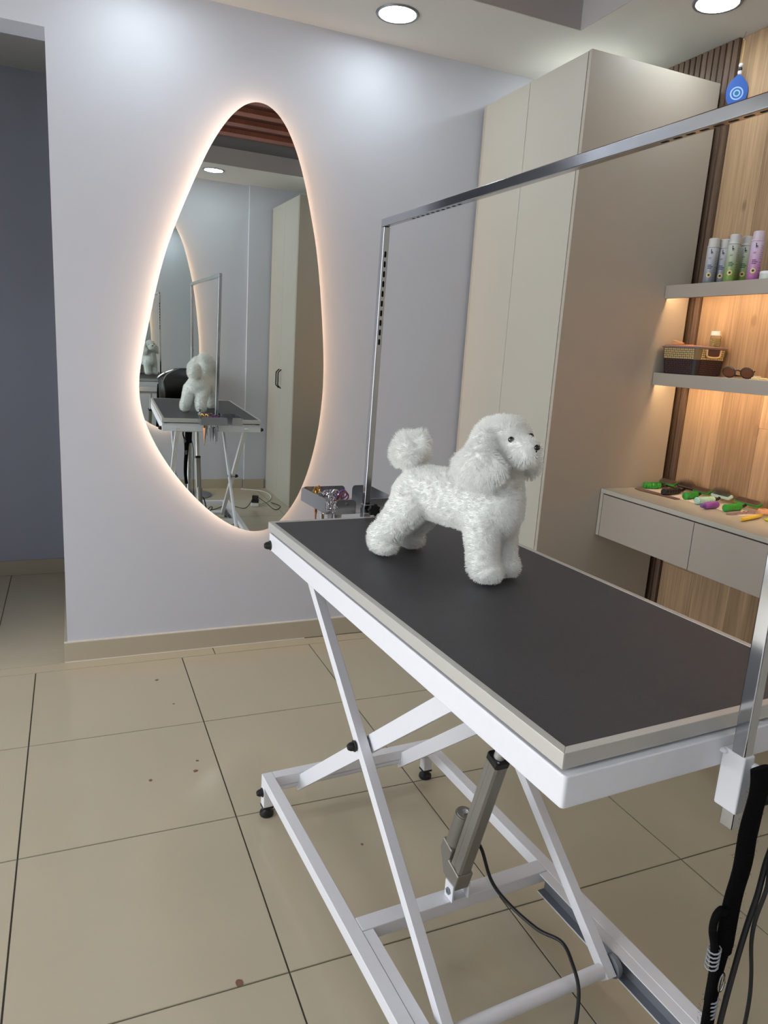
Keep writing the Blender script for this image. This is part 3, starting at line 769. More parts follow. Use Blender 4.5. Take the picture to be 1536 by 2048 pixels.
bm = B(); bz = Vector(toL((.322, 1.338, .842))) - base; box(bm, (bz.x - .012, bz.x + .016), (bz.y - .008, bz.y + .008), (bz.z - .02, bz.z + .018)); obj('buckle', bm, M['black'], ld, bev=.003)
# fuzz hairs on the lead
bm = B()
for k in range(420):
    t = random.random(); z = .88 - t * .40; u = .284 - t * .018 + random.choice((-1, 1)) * random.uniform(.010, .021); v = 1.352 + random.uniform(-.004, .006)
    p = Vector(toL((u, v, z))) - base; q = p + Vector((random.uniform(-1, 1), random.uniform(-1, 1), random.uniform(-1, 1))).normalized() * random.uniform(.003, .008)
    d = Vector((.0002, 0, .0002)); bm.faces.new([bm.verts.new(x) for x in (p - d, p + d, q)])
o = obj('lint', bm, M['fuzz'], ld, smooth=False); o['kind'] = 'stuff'
c1b = toL((.30, 1.365, .02))
def cable(name, pts, r, lab, b, m=None):
    bm = B(); tube(bm, rel(pts, b), r, 8, 8); o = obj(name, bm, m or M['rubber'], None, loc=b); return tag(o, lab, 'cable')
cable('power_cable', [(.334, 1.345, .835), (.330, 1.36, .79), (.318, 1.362, .74), (.312, 1.363, .69), (.300, 1.364, .64), (.290, 1.365, .58), (.280, 1.366, .49), (.272, 1.368, .35), (.27, 1.37, .12), (.30, 1.40, .01)], .0042, 'thicker black cable dangling right of the fuzzy lead by the near post', c1b)
cable('power_cable', [(.333, 1.350, .832), (.318, 1.366, .79), (.314, 1.368, .755), (.318, 1.37, .72), (.316, 1.371, .70), (.304, 1.372, .66), (.304, 1.373, .62), (.318, 1.374, .56), (.325, 1.375, .50), (.322, 1.377, .38), (.33, 1.38, .15), (.36, 1.41, .01)], .003, 'thinner black cable dangling at the right edge beside the fuzzy lead', toL((.32, 1.37, .01)))
cb = toL((.44, .95, .004))
cable('actuator_cable', [(.312, .672, .300), (.330, .69, .275), (.350, .715, .20), (.372, .76, .165), (.395, .84, .155), (.415, .90, .165), (.405, .95, .155), (.395, .985, .130), (.375, 1.01, .09), (.35, 1.03, .05), (.33, 1.07, .006), (.34, 1.16, .006)], .0042, 'black cable drooping from the lift actuator over the white lower tube', cb)
# cords lying on floor behind (seen in the mirror)
pb = Vector((1.63, -2.15, 0))
M['pale'] = mat('white_plastic', srgb(216, 216, 212), 0.4)
sk = empty('extension_socket', pb, .4, 'small white extension socket on the floor seen low in the mirror', 'socket')
bm = B(); box(bm, (-.035, .035), (-.025, .025), (0.0005, .032)); obj('housing', bm, M['pale'], sk, bev=.006)
ad2 = empty('power_adapter', pb + Vector((0, 0, .033)), .4, 'black plug-in power adapter standing on the white extension socket', 'adapter')
bm = B(); box(bm, (-.03, .03), (-.02, .02), (0, .03)); box(bm, (-.026, .026), (-.018, .018), (.03, .062)); obj('adapter_body', bm, M['black'], ad2, bev=.004)
def fcable(pts, r, m, lab):
    b = Vector(pts[0]); bm = B(); tube(bm, [Vector(p) - b for p in pts], r, 7, 8); return tag(obj('power_cable', bm, m, None, loc=b), lab, 'cable')
fcable([(1.66, -2.15, .075), (1.70, -2.05, .05), (1.76, -1.98, .006), (1.84, -2.1, .005), (1.80, -2.25, .005)], .003, M['rubber'], 'black cable arching from the adapter toward the wardrobe, seen in the mirror')
fcable([(1.60, -2.15, .05), (1.52, -2.07, .005), (1.40, -2.2, .005), (1.25, -2.05, .005), (1.1, -1.98, .005)], .003, M['rubber'], 'black cable snaking left from the adapter, seen in the mirror')
fcable([(1.66, -2.18, .015), (1.78, -2.30, .005), (1.86, -2.50, .005), (1.84, -2.72, .005), (1.66, -2.84, .005)], .0035, M['pale'], 'white extension cable running to the front wall, seen in the mirror')

# ---------------------------------------------------------------- stool by the front wall (seen in the mirror)
st = empty('bar_stool', (1.15, -2.66, 0), 0, 'black round-backed bar stool with chrome rim, seen behind the table in the mirror', 'stool')
bm = B(); lathe(bm, [(0, 0), (.20, 0), (.20, .008), (.16, .016), (.04, .022), (0, .022)], 40); obj('base_disc', bm, M['zinc'], st)
bm = B(); cyl(bm, (0, 0, .022), (0, 0, .74), .024, None, 20); obj('column', bm, M['chrome'], st)
bm = B(); lathe(bm, [(0, .74), (.17, .75), (.20, .78), (.20, .80), (.17, .82), (0, .825)], 36); obj('seat', bm, M['black'], st)
bm = B(); n = 20
for (r_, zc_, rad, mm, nm) in ((0, 0, 0, 0, 0),):
    pass
A_, B_ = [], []
for i in range(n + 1):
    t = math.pi * (1.08 + .84 * i / n)   # open toward +y
    hh = .20 + .10 * math.sin(math.pi * i / n)
    x, y = .21 * math.cos(t), .21 * math.sin(t)
    A_.append((x, y, .80)); B_.append((x * 1.06, y * 1.06, .80 + hh))
bm = B(); va = [bm.verts.new(p) for p in A_]; vb = [bm.verts.new(p) for p in B_]
for i in range(n): bm.faces.new((va[i], va[i + 1], vb[i + 1], vb[i]))
o = obj('backrest', bm, M['black'], st); md = o.modifiers.new('solid', 'SOLIDIFY'); md.thickness = .02
bm = B(); tube(bm, B_, .010, 8, 0); obj('chrome_rim', bm, M['chrome'], st)
# ---------------------------------------------------------------- plush dog
DB = Vector((0.97983, -1.09753, .93)); DD = Vector((0.43157, -0.90208, 0)); 
dog = empty('plush_dog', DB, math.atan2(DD.y, DD.x), 'white fluffy toy poodle plush standing on the black grooming table', 'plush toy')
# local: +x forward, -y = the dog's right side (camera side), z up
R_ = lambda s, w, z: (s, -w, z)
def blobs():
    bm = B()
    def seg(a, b, ra, rb, n=6):
        for i in range(n + 1):
            t = i / n; p = [a[k] + (b[k] - a[k]) * t for k in range(3)]
            ball(bm, R_(*p), ra + (rb - ra) * t, seg=14)
    def el(c, r, sx, sy, sz, rot=None): ball(bm, R_(*c), r, sx, sy, sz, 18, rot)
    # trunk
    seg((.100, 0, .168), (-.085, 0, .168), .066, .060, 8)
    el((.115, 0, .165), .066, 1.0, .98, 1.08); el((-.088, 0, .165), .060, 1.0, 1.02, 1.0)
    seg((.125, 0, .19), (.118, 0, .27), .056, .045, 5)
    el((-.095, 0, .155), .062, 1, 1.1, .95)
    for s in (-1, 1):
        # hind leg: thigh, hock, foot
        seg((-.088, s * .036, .140), (-.130, s * .044, .085), .048, .037, 5)
        seg((-.130, s * .044, .085), (-.165, s * .050, .048), .037, .030, 4)
        seg((-.165, s * .050, .048), (-.162, s * .052, .032), .033, .031, 3)
        el((-.152, s * .052, .027), .031, 1.15, .95, .82)
        # front leg
        seg((.112, s * .034, .140), (.121, s * .038, .075), .042, .034, 5)
        seg((.121, s * .038, .075), (.126, s * .037, .040), .034, .033, 4)
        el((.134, s * .037, .029), .034, 1.12, .95, .80)
    # head with rounded topknot, turned towards its right
    el((.124, .004, .300), .062, 1.0, .98, 1.0); el((.113, .002, .315), .052, 1.0, .98, .90); el((.138, .010, .316), .053, 1, 1, .92)
    el((.095, 0, .280), .055, .9, .9, 1.0)
    # muzzle
    seg((.168, .024, .303), (.207, .038, .306), .033, .027, 4); el((.200, .035, .298), .028, 1.1, 1.1, .8); el((.160, .022, .288), .032, 1.1, 1.1, .8)
    # ears, hanging and flared
    seg((.116, .060, .315), (.122, .082, .272), .026, .038, 5)
    el((.126, .088, .262), .045, 1.2, .60, .95); el((.094, .080, .262), .034, 1.1, .65, .9); el((.156, .086, .264), .032, 1, .6, .9)
    seg((.142, -.046, .300), (.158, -.054, .268), .022, .025, 5); el((.160, -.052, .264), .027, 1.05, .62, .95)
    # tail pom
    seg((-.112, 0, .200), (-.120, 0, .225), .022, .022, 3)
    el((-.130, 0, .255), .040, 1.0, 1.0, 1.0); el((-.152, 0, .250), .028, 1, 1.0, 1.0); el((-.104, 0, .280), .024, 1, 1, 1); el((-.146, 0, .277), .024, 1, 1, .9)
    return bm
bm = blobs()
body = obj('body', bm, M['plush'], dog)
md = body.modifiers.new('rm', 'REMESH'); md.mode = 'VOXEL'; md.voxel_size = .0042
md = body.modifiers.new('sm', 'SMOOTH'); md.factor = .6; md.iterations = 7
tx = bpy.data.textures.new('curl', 'CLOUDS'); tx.noise_scale = .012
md = body.modifiers.new('dp', 'DISPLACE'); md.texture = tx; md.strength = .009; md.mid_level = .5
bake(body); body.data.shade_smooth()
if not body.data.materials: body.data.materials.append(M['plush'])
# pull feet flat to the table
for v in body.data.vertices:
    if v.co.z < .003: v.co.z = .003
M['fur'] = bpy.data.materials.new('white_fur'); M['fur'].use_nodes = True
nt = M['fur'].node_tree; pb_ = nt.nodes['Principled BSDF']
pb_.inputs['Base Color'].default_value = srgb(252, 253, 250); pb_.inputs['Roughness'].default_value = 1.0
pb_.inputs['Specular IOR Level'].default_value = 0.0
tr = nt.nodes.new('ShaderNodeBsdfTranslucent'); tr.inputs[0].default_value = srgb(246, 246, 238)
mxs = nt.nodes.new('ShaderNodeMixShader'); mxs.inputs[0].default_value = .15
nt.links.new(pb_.outputs[0], mxs.inputs[1]); nt.links.new(tr.outputs[0], mxs.inputs[2]); nt.links.new(mxs.outputs[0], nt.nodes['Material Output'].inputs[0])
# fur strands: one strand object, child of the dog
me = body.data
me.calc_loop_triangles()
rng = random.Random(3)
tris = me.loop_triangles; V = me.vertices
cum = []; tot = 0
for t in tris:
    tot += t.area; cum.append(tot)
import bisect
NF = 90000; K = 4
pos = []; rad = []
fade_pts = [Vector(R_(.172, .050, .327)), Vector(R_(.192, .004, .334))]
NOSE = Vector(R_(.232, .044, .318))
# smooth clump field
from mathutils import noise as mn
for i in range(NF):
    t = tris[min(bisect.bisect(cum, rng.random() * tot), len(tris) - 1)]
    a, b = rng.random(), rng.random()
    if a + b > 1: a, b = 1 - a, 1 - b
    i0, i1, i2 = t.vertices
    p = V[i0].co * (1 - a - b) + V[i1].co * a + V[i2].co * b
    n = (V[i0].normal * (1 - a - b) + V[i1].normal * a + V[i2].normal * b).normalized()
    s, w_, z = p.x, -p.y, p.z
    ln = .0075; curl = .40; droop = .08
    if s < -.10 and z > .225: ln = .015; curl = .18; droop = 0            # tail pom
    elif z > .205 and abs(w_) > .046 and s > .06: ln = .013; curl = .15; droop = .75   # ears
    elif z > .268 and s > .168: ln = .0075; curl = .12; droop = .25      # muzzle
    elif z > .300: ln = .012; curl = .18; droop = .05                    # topknot
    if (p - NOSE).length < .016 or min((p - q).length for q in fade_pts) < .011: ln *= .25
    if z < .012: ln *= .4
    ln *= rng.uniform(.7, 1.15)
    cl = mn.noise_vector(p * 75) ; c2 = mn.noise_vector(p * 420)
    d = (n + cl * curl + c2 * curl * .5 + Vector((0, 0, -1)) * droop + Vector((rng.uniform(-.2, .2), rng.uniform(-.2, .2), rng.uniform(-.2, .2)))).normalized()
    side = (cl.cross(n) + c2 * .4) * curl * 1.6
    for k in range(K):
        f = k / (K - 1)
        q = p + d * ln * f + side * ln * f * f * .6 - n * .0008 * (1 - f)
        if q.z < .0012: q.z = .0012 + rng.random() * .0008
        pos += [q.x, q.y, q.z]; rad.append(.00030 * (1 - .55 * f))
hc = bpy.data.hair_curves.new('fur')
hc.add_curves([K] * NF)
hc.points.foreach_set('position', pos); hc.points.foreach_set('radius', rad)
hc.materials.append(M['fur'])
fur = bpy.data.objects.new('fur', hc); fur.parent = dog; COL.objects.link(fur); fur['kind'] = 'stuff'
M['eye'] = mat('glossy_black_eye', srgb(10, 10, 12), 0.08, coat=1.0)
for q in fade_pts[:1]:
    bm = B(); ball(bm, q + Vector((.001, 0, 0)), .0068, seg=16); obj('eye', bm, M['eye'], dog)
bm = B(); ball(bm, fade_pts[1], .0068, seg=16); obj('eye', bm, M['eye'], dog)
bm = B(); ball(bm, NOSE, .0075, .75, 1.15, .85, 16); ball(bm, NOSE + Vector((-.002, 0, -.007)), .0035, .8, .6, 1.2, 10); obj('nose', bm, M['eye'], dog)

# ---------------------------------------------------------------- items on the upper shelf
ZS1, ZS2, ZD = 1.7521, 1.3961, .8951
def grad(name, top, low, zmid, zr, rough=.35):
    m = bpy.data.materials.new(name); m.use_nodes = True; nt = m.node_tree; b = nt.nodes['Principled BSDF']
    tc = nt.nodes.new('ShaderNodeTexCoord'); sp = nt.nodes.new('ShaderNodeSeparateXYZ'); nt.links.new(tc.outputs['Object'], sp.inputs[0])
    mr = nt.nodes.new('ShaderNodeMapRange'); mr.inputs[1].default_value = zmid - zr; mr.inputs[2].default_value = zmid + zr; nt.links.new(sp.outputs[2], mr.inputs[0])
    mx = nt.nodes.new('ShaderNodeMix'); mx.data_type = 'RGBA'; mx.inputs[6].default_value = low; mx.inputs[7].default_value = top
    nt.links.new(mr.outputs[0], mx.inputs[0]); nt.links.new(mx.outputs[2], b.inputs['Base Color']); b.inputs['Roughness'].default_value = rough
    return m
M['capgrey'] = mat('pearl_grey_cap', srgb(196, 194, 190), .35)
M['cappink'] = mat('pearl_pink_cap', srgb(206, 190, 204), .35)
M['ink'] = mat('dark_print', srgb(30, 34, 44), .5)
M['emblem'] = mat('cream_emblem', srgb(216, 196, 128), .45)
gr = {'grey': grad('grey_bottle', srgb(186, 188, 192), srgb(120, 126, 136), .07, .06), 'green': grad('green_bottle', srgb(184, 190, 180), srgb(122, 150, 70), .08, .05), 'pink': grad('pink_bottle', srgb(204, 184, 208), srgb(166, 92, 150), .07, .06)}
inkc = {'grey': mat('navy_print', srgb(60, 66, 100), .5), 'green': mat('green_print', srgb(50, 86, 40), .5), 'pink': mat('plum_print', srgb(110, 40, 100), .5)}
def bottle(x, y, kind, lab, ang, h=.143, r=.0225):
    b_ = empty('bottle', (x, y, ZS1), ang, lab, 'bottle', 'bottles on the upper shelf')
    bm = B(); lathe(bm, [(0, 0), (r - .002, 0), (r, .003), (r, h), (r - .001, h + .003), (0, h + .003)], 28); obj('bottle_body', bm, gr[kind], b_)
    bm = B(); lathe(bm, [(0, h + .0035), (r + .0005, h + .0035), (r + .0005, h + .009), (r - .0015, h + .010), (r - .002, h + .036), (r - .005, h + .039), (0, h + .039)], 28); obj('cap', bm, M['cappink' if kind == 'pink' else 'capgrey'], b_)
    # printed marks, wrapped on the -x side
    def patch(bm, t0, t1, z0, z1, off=.0002):
        n = 4; A = []; Bq = []
        for k in range(n + 1):
            t = math.pi + (t0 + (t1 - t0) * k / n) / r
            A.append(bm.verts.new(((r + off) * math.cos(t), (r + off) * math.sin(t), z0))); Bq.append(bm.verts.new(((r + off) * math.cos(t), (r + off) * math.sin(t), z1)))
        for k in range(n): bm.faces.new((A[k], A[k + 1], Bq[k + 1], Bq[k]))
    bm = B()
    patch(bm, -.0045, -.0015, .124, .136); patch(bm, -.0015, .002, .124, .130); patch(bm, .003, .0045, .124, .128); patch(bm, -.004, .004, .1205, .1222)
    patch(bm, -.005, -.002, .134, .139)
    obj('logo_mark', bm, M['ink'], b_, smooth=False)
    bm = B()
    for (a, b, z) in ((-.010, .004, .076), (-.010, .010, .070), (-.010, .006, .064), (-.010, .001, .105), (-.010, .0, .101)): patch(bm, a, b, z, z + .0035 if z < .09 else z + .0015)
    for k in range(7): patch(bm, .015, .027 - .003 * (k % 3), .128 - .0075 * k, .1292 - .0075 * k)
    for k in range(5): patch(bm, .015, .026 - .004 * (k % 2), .07 - .010 * k, .0712 - .010 * k)
    obj('label_text', bm, inkc[kind], b_, smooth=False)
    for (rr, mm, off) in ((.0095, 'emblem', .0004), (.0045, 'ink', .0007)):
        bm = B(); cc = -.001; n = 16; vs = []
        for k in range(n):
            tt = 2 * math.pi * k / n; t = math.pi + (cc + rr * math.cos(tt)) / r
            vs.append(bm.verts.new(((r + off) * math.cos(t), (r + off) * math.sin(t), .040 + rr * math.sin(tt))))
        cv = bm.verts.new(((r + off + .0002) * math.cos(math.pi + cc / r), (r + off + .0002) * math.sin(math.pi + cc / r), .040))
        for k in range(n): bm.faces.new((cv, vs[k], vs[(k + 1) % n]))
        obj('label_emblem', bm, M[mm], b_, smooth=False)
    return b_
va = math.radians(38)
bottle(2.560, -.228, 'grey', 'grey bottle standing at the left end of the upper shelf row', va)
bottle(2.606, -.242, 'grey', 'grey bottle standing half behind the front green bottle', va)
bottle(2.545, -.345, 'green', 'green bottle in the front middle of the upper shelf row', va)
bottle(2.608, -.348, 'green', 'green bottle standing half behind the pink bottle', va)
bottle(2.545, -.452, 'pink', 'pink bottle on the upper shelf, rightmost of the row', va)
cn = empty('cream_tub', (2.545, -.520, ZS1), 0, 'squat white tub at the right frame edge of the upper shelf', 'tub')
M['tub'] = mat('pale_green_tub', srgb(206, 216, 204), .4)
bm = B(); lathe(bm, [(0, 0), (.026, 0), (.029, .004), (.029, .024), (0, .024)], 28); obj('tub_body', bm, M['tub'], cn)
bm = B(); lathe(bm, [(0, .0243), (.030, .0243), (.030, .032), (.027, .035), (0, .036)], 28); obj('lid', bm, M['white'], cn)

# ---------------------------------------------------------------- lower shelf: basket, jar, cutters, sunglasses, comb
M['bktan'] = mat('tan_basket_plastic', srgb(196, 172, 124), .5)
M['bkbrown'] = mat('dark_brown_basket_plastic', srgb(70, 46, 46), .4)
M['bkhole'] = mat('shaded_tan_plastic', srgb(112, 92, 56), .6); M['bkdark'] = mat('shaded_brown_plastic', srgb(30, 20, 20), .6)  # darker tones paint the shade in the holes of the weave
M['bklid'] = mat('mauve_lid_plastic', srgb(128, 104, 104), .4)
bx, by = 2.5560, -.214
bk = empty('basket', (bx, by, ZS2), 0, 'two-tone tan and brown lidded weave-pattern plastic basket on the lower shelf', 'basket')
def rrect(hx, hy, r, n=4):
    out = []
    for cx, cy, a in ((hx - r, hy - r, 0), (-hx + r, hy - r, 90), (-hx + r, -hy + r, 180), (hx - r, -hy + r, 270)):
        for k in range(n + 1):
            t = math.radians(a + 90 * k / n); out.append((cx + r * math.cos(t), cy + r * math.sin(t)))
    return out
def loft(bm, rings, cap=True):
    R = [[bm.verts.new((x, y, z)) for x, y in ps] for ps, z in rings]
    n = len(R[0])
    for a, b in zip(R, R[1:]):
        for i in range(n):
            j = (i + 1) % n; bm.faces.new((a[i], a[j], b[j], b[i]))
    if cap: bm.faces.new(R[0][::-1]); bm.faces.new(R[-1])
hx, hy = .084, .105
bm = B(); loft(bm, [(rrect(hx - .012, hy - .016, .02), 0), (rrect(hx - .006, hy - .009, .02), .062)]); obj('lower_body', bm, M['bkdark'], bk)
bm = B(); loft(bm, [(rrect(hx - .005, hy - .008, .02), .0622), (rrect(hx - .002, hy - .004, .02), .106)]); obj('upper_band', bm, M['bkhole'], bk)
bm = B(); loft(bm, [(rrect(hx + .001, hy, .02), .1063), (rrect(hx + .002, hy + .001, .02), .112), (rrect(hx - .004, hy - .005, .018), .117)]); obj('lid', bm, M['bklid'], bk)
def weave(name, z0, z1, nrow, mm, face, n, a0_, w0, w1):
    """little raised tiles on the -x face (0) or the -y face (1) of the basket"""
    bm = B(); st_ = 2 * a0_ / n
    for i in range(n):
        c = -a0_ + (i + .5) * st_
        for k in range(nrow):
            t = (k + .5) / nrow; z = z0 + (z1 - z0) * t; d = -(w0 + (w1 - w0) * t)
            if face == 1 and nrow == 5 and abs(c) < .036 and k > 0: continue
            o_ = .0022 if (i + k) % 2 else .0012; q = (z1 - z0) / nrow * .34
            if face == 0: box(bm, (d - o_, d + .002), (c - st_ * .34, c + st_ * .34), (z - q, z + q))
            else: box(bm, (c - st_ * .34, c + st_ * .34), (d - o_, d + .002), (z - q, z + q))
    o = obj(name, bm, mm, bk, smooth=False); o['kind'] = 'stuff'
weave('weave_body', .004, .060, 7, M['bkbrown'], 0, 15, hy - .034, hx - .012, hx - .006)
weave('weave_body', .004, .060, 7, M['bkbrown'], 1, 12, hx - .030, hy - .016, hy - .009)
weave('weave_band', .063, .105, 5, M['bktan'], 0, 15, hy - .024, hx - .005, hx - .002)
weave('weave_band', .063, .105, 5, M['bktan'], 1, 12, hx - .024, hy - .008, hy - .004)
yh = -(hy - .004)
bm = B(); tube(bm, [(-.037, yh - .002, .104), (-.036, yh - .002, .088), (-.030, yh - .002, .076), (0, yh - .002, .073), (.030, yh - .002, .076), (.036, yh - .002, .088), (.037, yh - .002, .104)], .0038, 8, 4); obj('handle_rim', bm, M['bktan'], bk)
bm = B(); box(bm, (-.034, .034), (yh - .0022, yh + .001), (.076, .1055)); obj('handle_opening', bm, M['bkbrown'], bk, smooth=False)
jz = ZS2 + .1172
jr = empty('bead_jar', (2.612, -.262, jz), 0, 'small clear jar of pale beads with white lid standing on the basket', 'jar')
M['glass'] = mat('clear_plastic', (1, 1, 1, 1), .05); M['glass'].node_tree.nodes['Principled BSDF'].inputs['Transmission Weight'].default_value = 1; M['glass'].node_tree.nodes['Principled BSDF'].inputs['IOR'].default_value = 1.2
bm = B(); lathe(bm, [(0, 0), (.020, 0), (.021, .003), (.021, .040), (.018, .046), (.0165, .046), (.0195, .039), (.0195, .003), (0, .0015)], 24); obj('jar_glass', bm, M['glass'], jr)
bm = B(); lathe(bm, [(0, .0465), (.0195, .0465), (.0195, .062), (.018, .0635), (0, .0635)], 24); obj('lid', bm, M['pale'], jr)
M['bead'] = mat('gold_and_cream_beads', srgb(196, 178, 110), .35, noise=.5, nscale=400)
bm = B()
for k in range(170):
    z = random.uniform(.005, .036); t = random.uniform(0, 6.283); rr = .0165 * math.sqrt(random.random()) if random.random() < .25 else .0170
    ball(bm, (rr * math.cos(t), rr * math.sin(t), z), .0024, seg=6)
o = obj('beads', bm, M['bead'], jr); o['kind'] = 'stuff'
M['orange'] = mat('orange_plastic', srgb(236, 136, 60), .4); M['tanwood'] = mat('tan_rubber', srgb(196, 146, 92), .5)
cm = empty('orange_comb', (2.53, -.165, jz), 0, 'flat orange plastic comb lying on the basket lid', 'comb')
bm = B(); box(bm, (-.006, .006), (-.062, .05), (0.0002, .005)); obj('spine', bm, M['orange'], cm, bev=.001)
bm = B()
for k in range(34): yy = -.058 + k * .003; box(bm, (.006, .020), (yy, yy + .0014), (.001, .0038))
o = obj('comb_teeth', bm, M['orange'], cm, smooth=False); o['kind'] = 'stuff'
cl = empty('hair_clip', (2.525, -.158, jz + .0053), .3, 'small tan hair clip on top of the orange comb', 'clip')
bm = B(); bar(bm, (-.004, .028, .0165), (.002, -.018, .004), .008, .005); obj('clip_jaw', bm, M['tanwood'], cl, bev=.001)
bm = B(); bar(bm, (-.004, .020, .0035), (.002, -.020, .0035), .008, .004); obj('clip_jaw', bm, M['tanwood'], cl, bev=.001)
# sunglasses
M['tort'] = mat('dark_brown_frame', srgb(40, 24, 18), .2, coat=.6); M['lens'] = mat('brown_tinted_lens', srgb(92, 50, 34), .08, coat=.5)
sg = empty('sunglasses', (2.520, -.480, ZS2), math.radians(14), 'dark brown folded sunglasses lying beside the basket on the lower shelf', 'sunglasses')
tilt = Matrix.Rotation(math.radians(-28), 4, 'Y')
for s in (-1, 1):
    pts = []
    n = 20
    for k in range(n):
        t = 2 * math.pi * k / n
        pts.append((.0245 * math.cos(t) * (1.06 if math.cos(t) * s > 0 else .95), .0200 * math.sin(t) * (1.05 if math.sin(t) > 0 else 1.0)))
    Ms = Matrix.Translation((0, s * .034, .021)) @ Matrix.Rotation(math.radians(-20), 4, 'Y') @ Matrix(((0, 0, 1, 0), (1, 0, 0, 0), (0, 1, 0, 0), (0, 0, 0, 1)))
    bm = B(); prism(bm, [(x * .9, y * .9) for x, y in pts], -.001, .001, Ms); obj('lens', bm, M['lens'], sg)
    bm = B(); pp = [Ms @ Vector((x, y, 0)) for x, y in pts]; tube(bm, pp + [pp[0]], .0026, 8, 0); obj('rim', bm, M['tort'], sg)
    bm = B(); tube(bm, [(0.004, s * .060, .030), (.012, s * .056, .026), (.018, s * .02, .012), (.022, -s * .03, .008), (.024, -s * .05, .004)], .0024, 8, 5); obj('temple', bm, M['tort'], sg)
bm = B(); tube(bm, [(-.002, -.012, .027), (-.004, 0, .030), (-.002, .012, .027)], .0026, 8, 4); obj('bridge', bm, M['tort'], sg)
M['ivory'] = mat('ivory_pearl', srgb(226, 206, 160), .3)
bn = empty('pearl_hair_clip', (2.495, -.615, ZS2), 0, 'ivory pearl hair clip lying at the right frame edge of the lower shelf', 'hair clip')
bm = B()
for k in range(14): ball(bm, (.004 * math.sin(k), -.045 + .007 * k, .005), .0042, seg=8)
obj('pearls', bm, M['ivory'], bn)['kind'] = 'stuff'
bm = B(); box(bm, (-.006, .006), (-.048, .05), (0, .002)); prism(bm, [(-.005, .0), (.005, 0), (.0, .03)], .002, .014, Matrix.Translation((0, .012, 0))); obj('clip_base', bm, M['ivory'], bn)

# ---------------------------------------------------------------- desk items
M['gr'] = mat('green_rubber', srgb(44, 152, 52), .4); M['mint'] = mat('mint_rubber', srgb(176, 222, 208), .4); M['bkr'] = mat('black_rubber', srgb(28, 26, 28), .4)
M['padb'] = mat('brown_cushion_pad', srgb(132, 96, 84), .6); M['pin'] = mat('wire_pins', srgb(112, 104, 96), .4, .5); M['padm'] = mat('mint_plate', srgb(206, 232, 224), .4)
def brush(p, q, hl, m, pad, dome, lab, zoff=0):
    """T-shaped slicker: handle end p -> neck q (x,y); head of length hl along y"""
    ang = math.atan2(q[1] - p[1], q[0] - p[0]); ln = math.hypot(q[0] - p[0], q[1] - p[1])
    r = empty('slicker_brush', (q[0], q[1], ZD + .0005), ang, lab, 'grooming brush', 'T-shaped slicker brushes on the desk')
    r_ = .0135
    prof = []
    n = 28
    for k in range(n + 1):
        t = k / n; x = -ln + t * ln * .66
        rr = r_ * (.78 if k in (0,) else 1) * (1 + .07 * math.sin(t * 6 * 2 * math.pi))
        prof.append((rr, x))
    Mx = Matrix(((0, 0, 1, 0), (0, 1, 0, 0), (-1, 0, 0, r_ + .0015), (0, 0, 0, 1)))
    bm = B(); lathe(bm, [(0, prof[0][1] - .0005)] + prof + [(0, prof[-1][1])], 18, Mx); obj('grip', bm, m, r)
    bm = B(); tube(bm, [(-ln * .345, 0, r_ + .001), (-ln * .15, 0, r_ + .002), (0, 0, r_ + .013)], .006, 8, 5); obj('neck', bm, M['bkr'], r)
    Rz = Matrix.Rotation(-ang, 4, 'Z')
    T = Rz @ Matrix.Translation((.004, 0, r_ + .012)) @ Matrix.Rotation(math.radians(-26), 4, 'Y')
    bm = B(); prism(bm, rrect(.015, hl / 2, .008), 0, .008, T); obj('head_plate', bm, m if pad != 'm' else M['padm'], r, bev=.001)
    bm = B(); prism(bm, rrect(.0125, hl / 2 - .005, .006), .0082, .0115, T); obj('pad', bm, M['padb'] if pad != 'm' else M['padm'], r)
    bm = B()
    for i in range(7):
        for j in range(int(hl / .0045) - 2):
            x = -.011 + i * .0036; y = -hl / 2 + .008 + j * .0045
            h = .008 if not dome else .012 + .020 * max(0, 1 - (y / (hl * .5)) ** 2)
            a = T @ Vector((x, y, .0115)); b = T @ Vector((x - .0015, y + .001, .0115 + h)); d = Vector((.0008, .0013, 0)); d2 = Vector((.0008, -.0013, 0))
            vs_ = [bm.verts.new(a - d), bm.verts.new(a + d), bm.verts.new(a + d2 * 1.4), bm.verts.new(b)]
            for f in ((0, 1, 3), (1, 2, 3), (2, 0, 3)): bm.faces.new([vs_[w] for w in f])
    o = obj('pins', bm, M['pin'], r, smooth=False); o['kind'] = 'stuff'
brush((2.470, -.128), (2.586, -.150), .092, M['gr'], 'b', 0, 'green-handled slicker brush, nearest the wardrobe')
brush((2.440, -.275), (2.598, -.245), .092, M['bkr'], 'b', 1, 'black-handled slicker brush with a tall dome of wire pins')
brush((2.475, -.360), (2.590, -.337), .084, M['gr'], 'b', 0, 'green-handled slicker brush between the black and the mint ones')
brush((2.450, -.445), (2.600, -.430), .094, M['mint'], 'm', 1, 'mint-green slicker brush with a tall dome of wire pins')
brush((2.458, -.578), (2.596, -.560), .115, M['gr'], 'b', 0, 'green-handled slicker brush right of the mint and purple ones')
M['purple'] = mat('purple_plastic', srgb(150, 84, 176), .35)
pr = empty('detangling_tool', (2.44, -.523, ZD + .0006), math.radians(8), 'short purple rounded tool lying in front of the mint brush', 'grooming tool')
Mx = Matrix(((0, 0, 1, 0), (0, 1, 0, 0), (-1, 0, 0, .0145), (0, 0, 0, 1)))
bm = B(); lathe(bm, [(0, -.035), (.010, -.034), (.0135, -.028), (.014, .0), (.014, .035), (.0125, .043), (.006, .048), (0, .049)], 22, Mx); obj('grip', bm, M['purple'], pr)
M['purpleL'] = mat('deep_purple_button', srgb(110, 74, 150), .35)
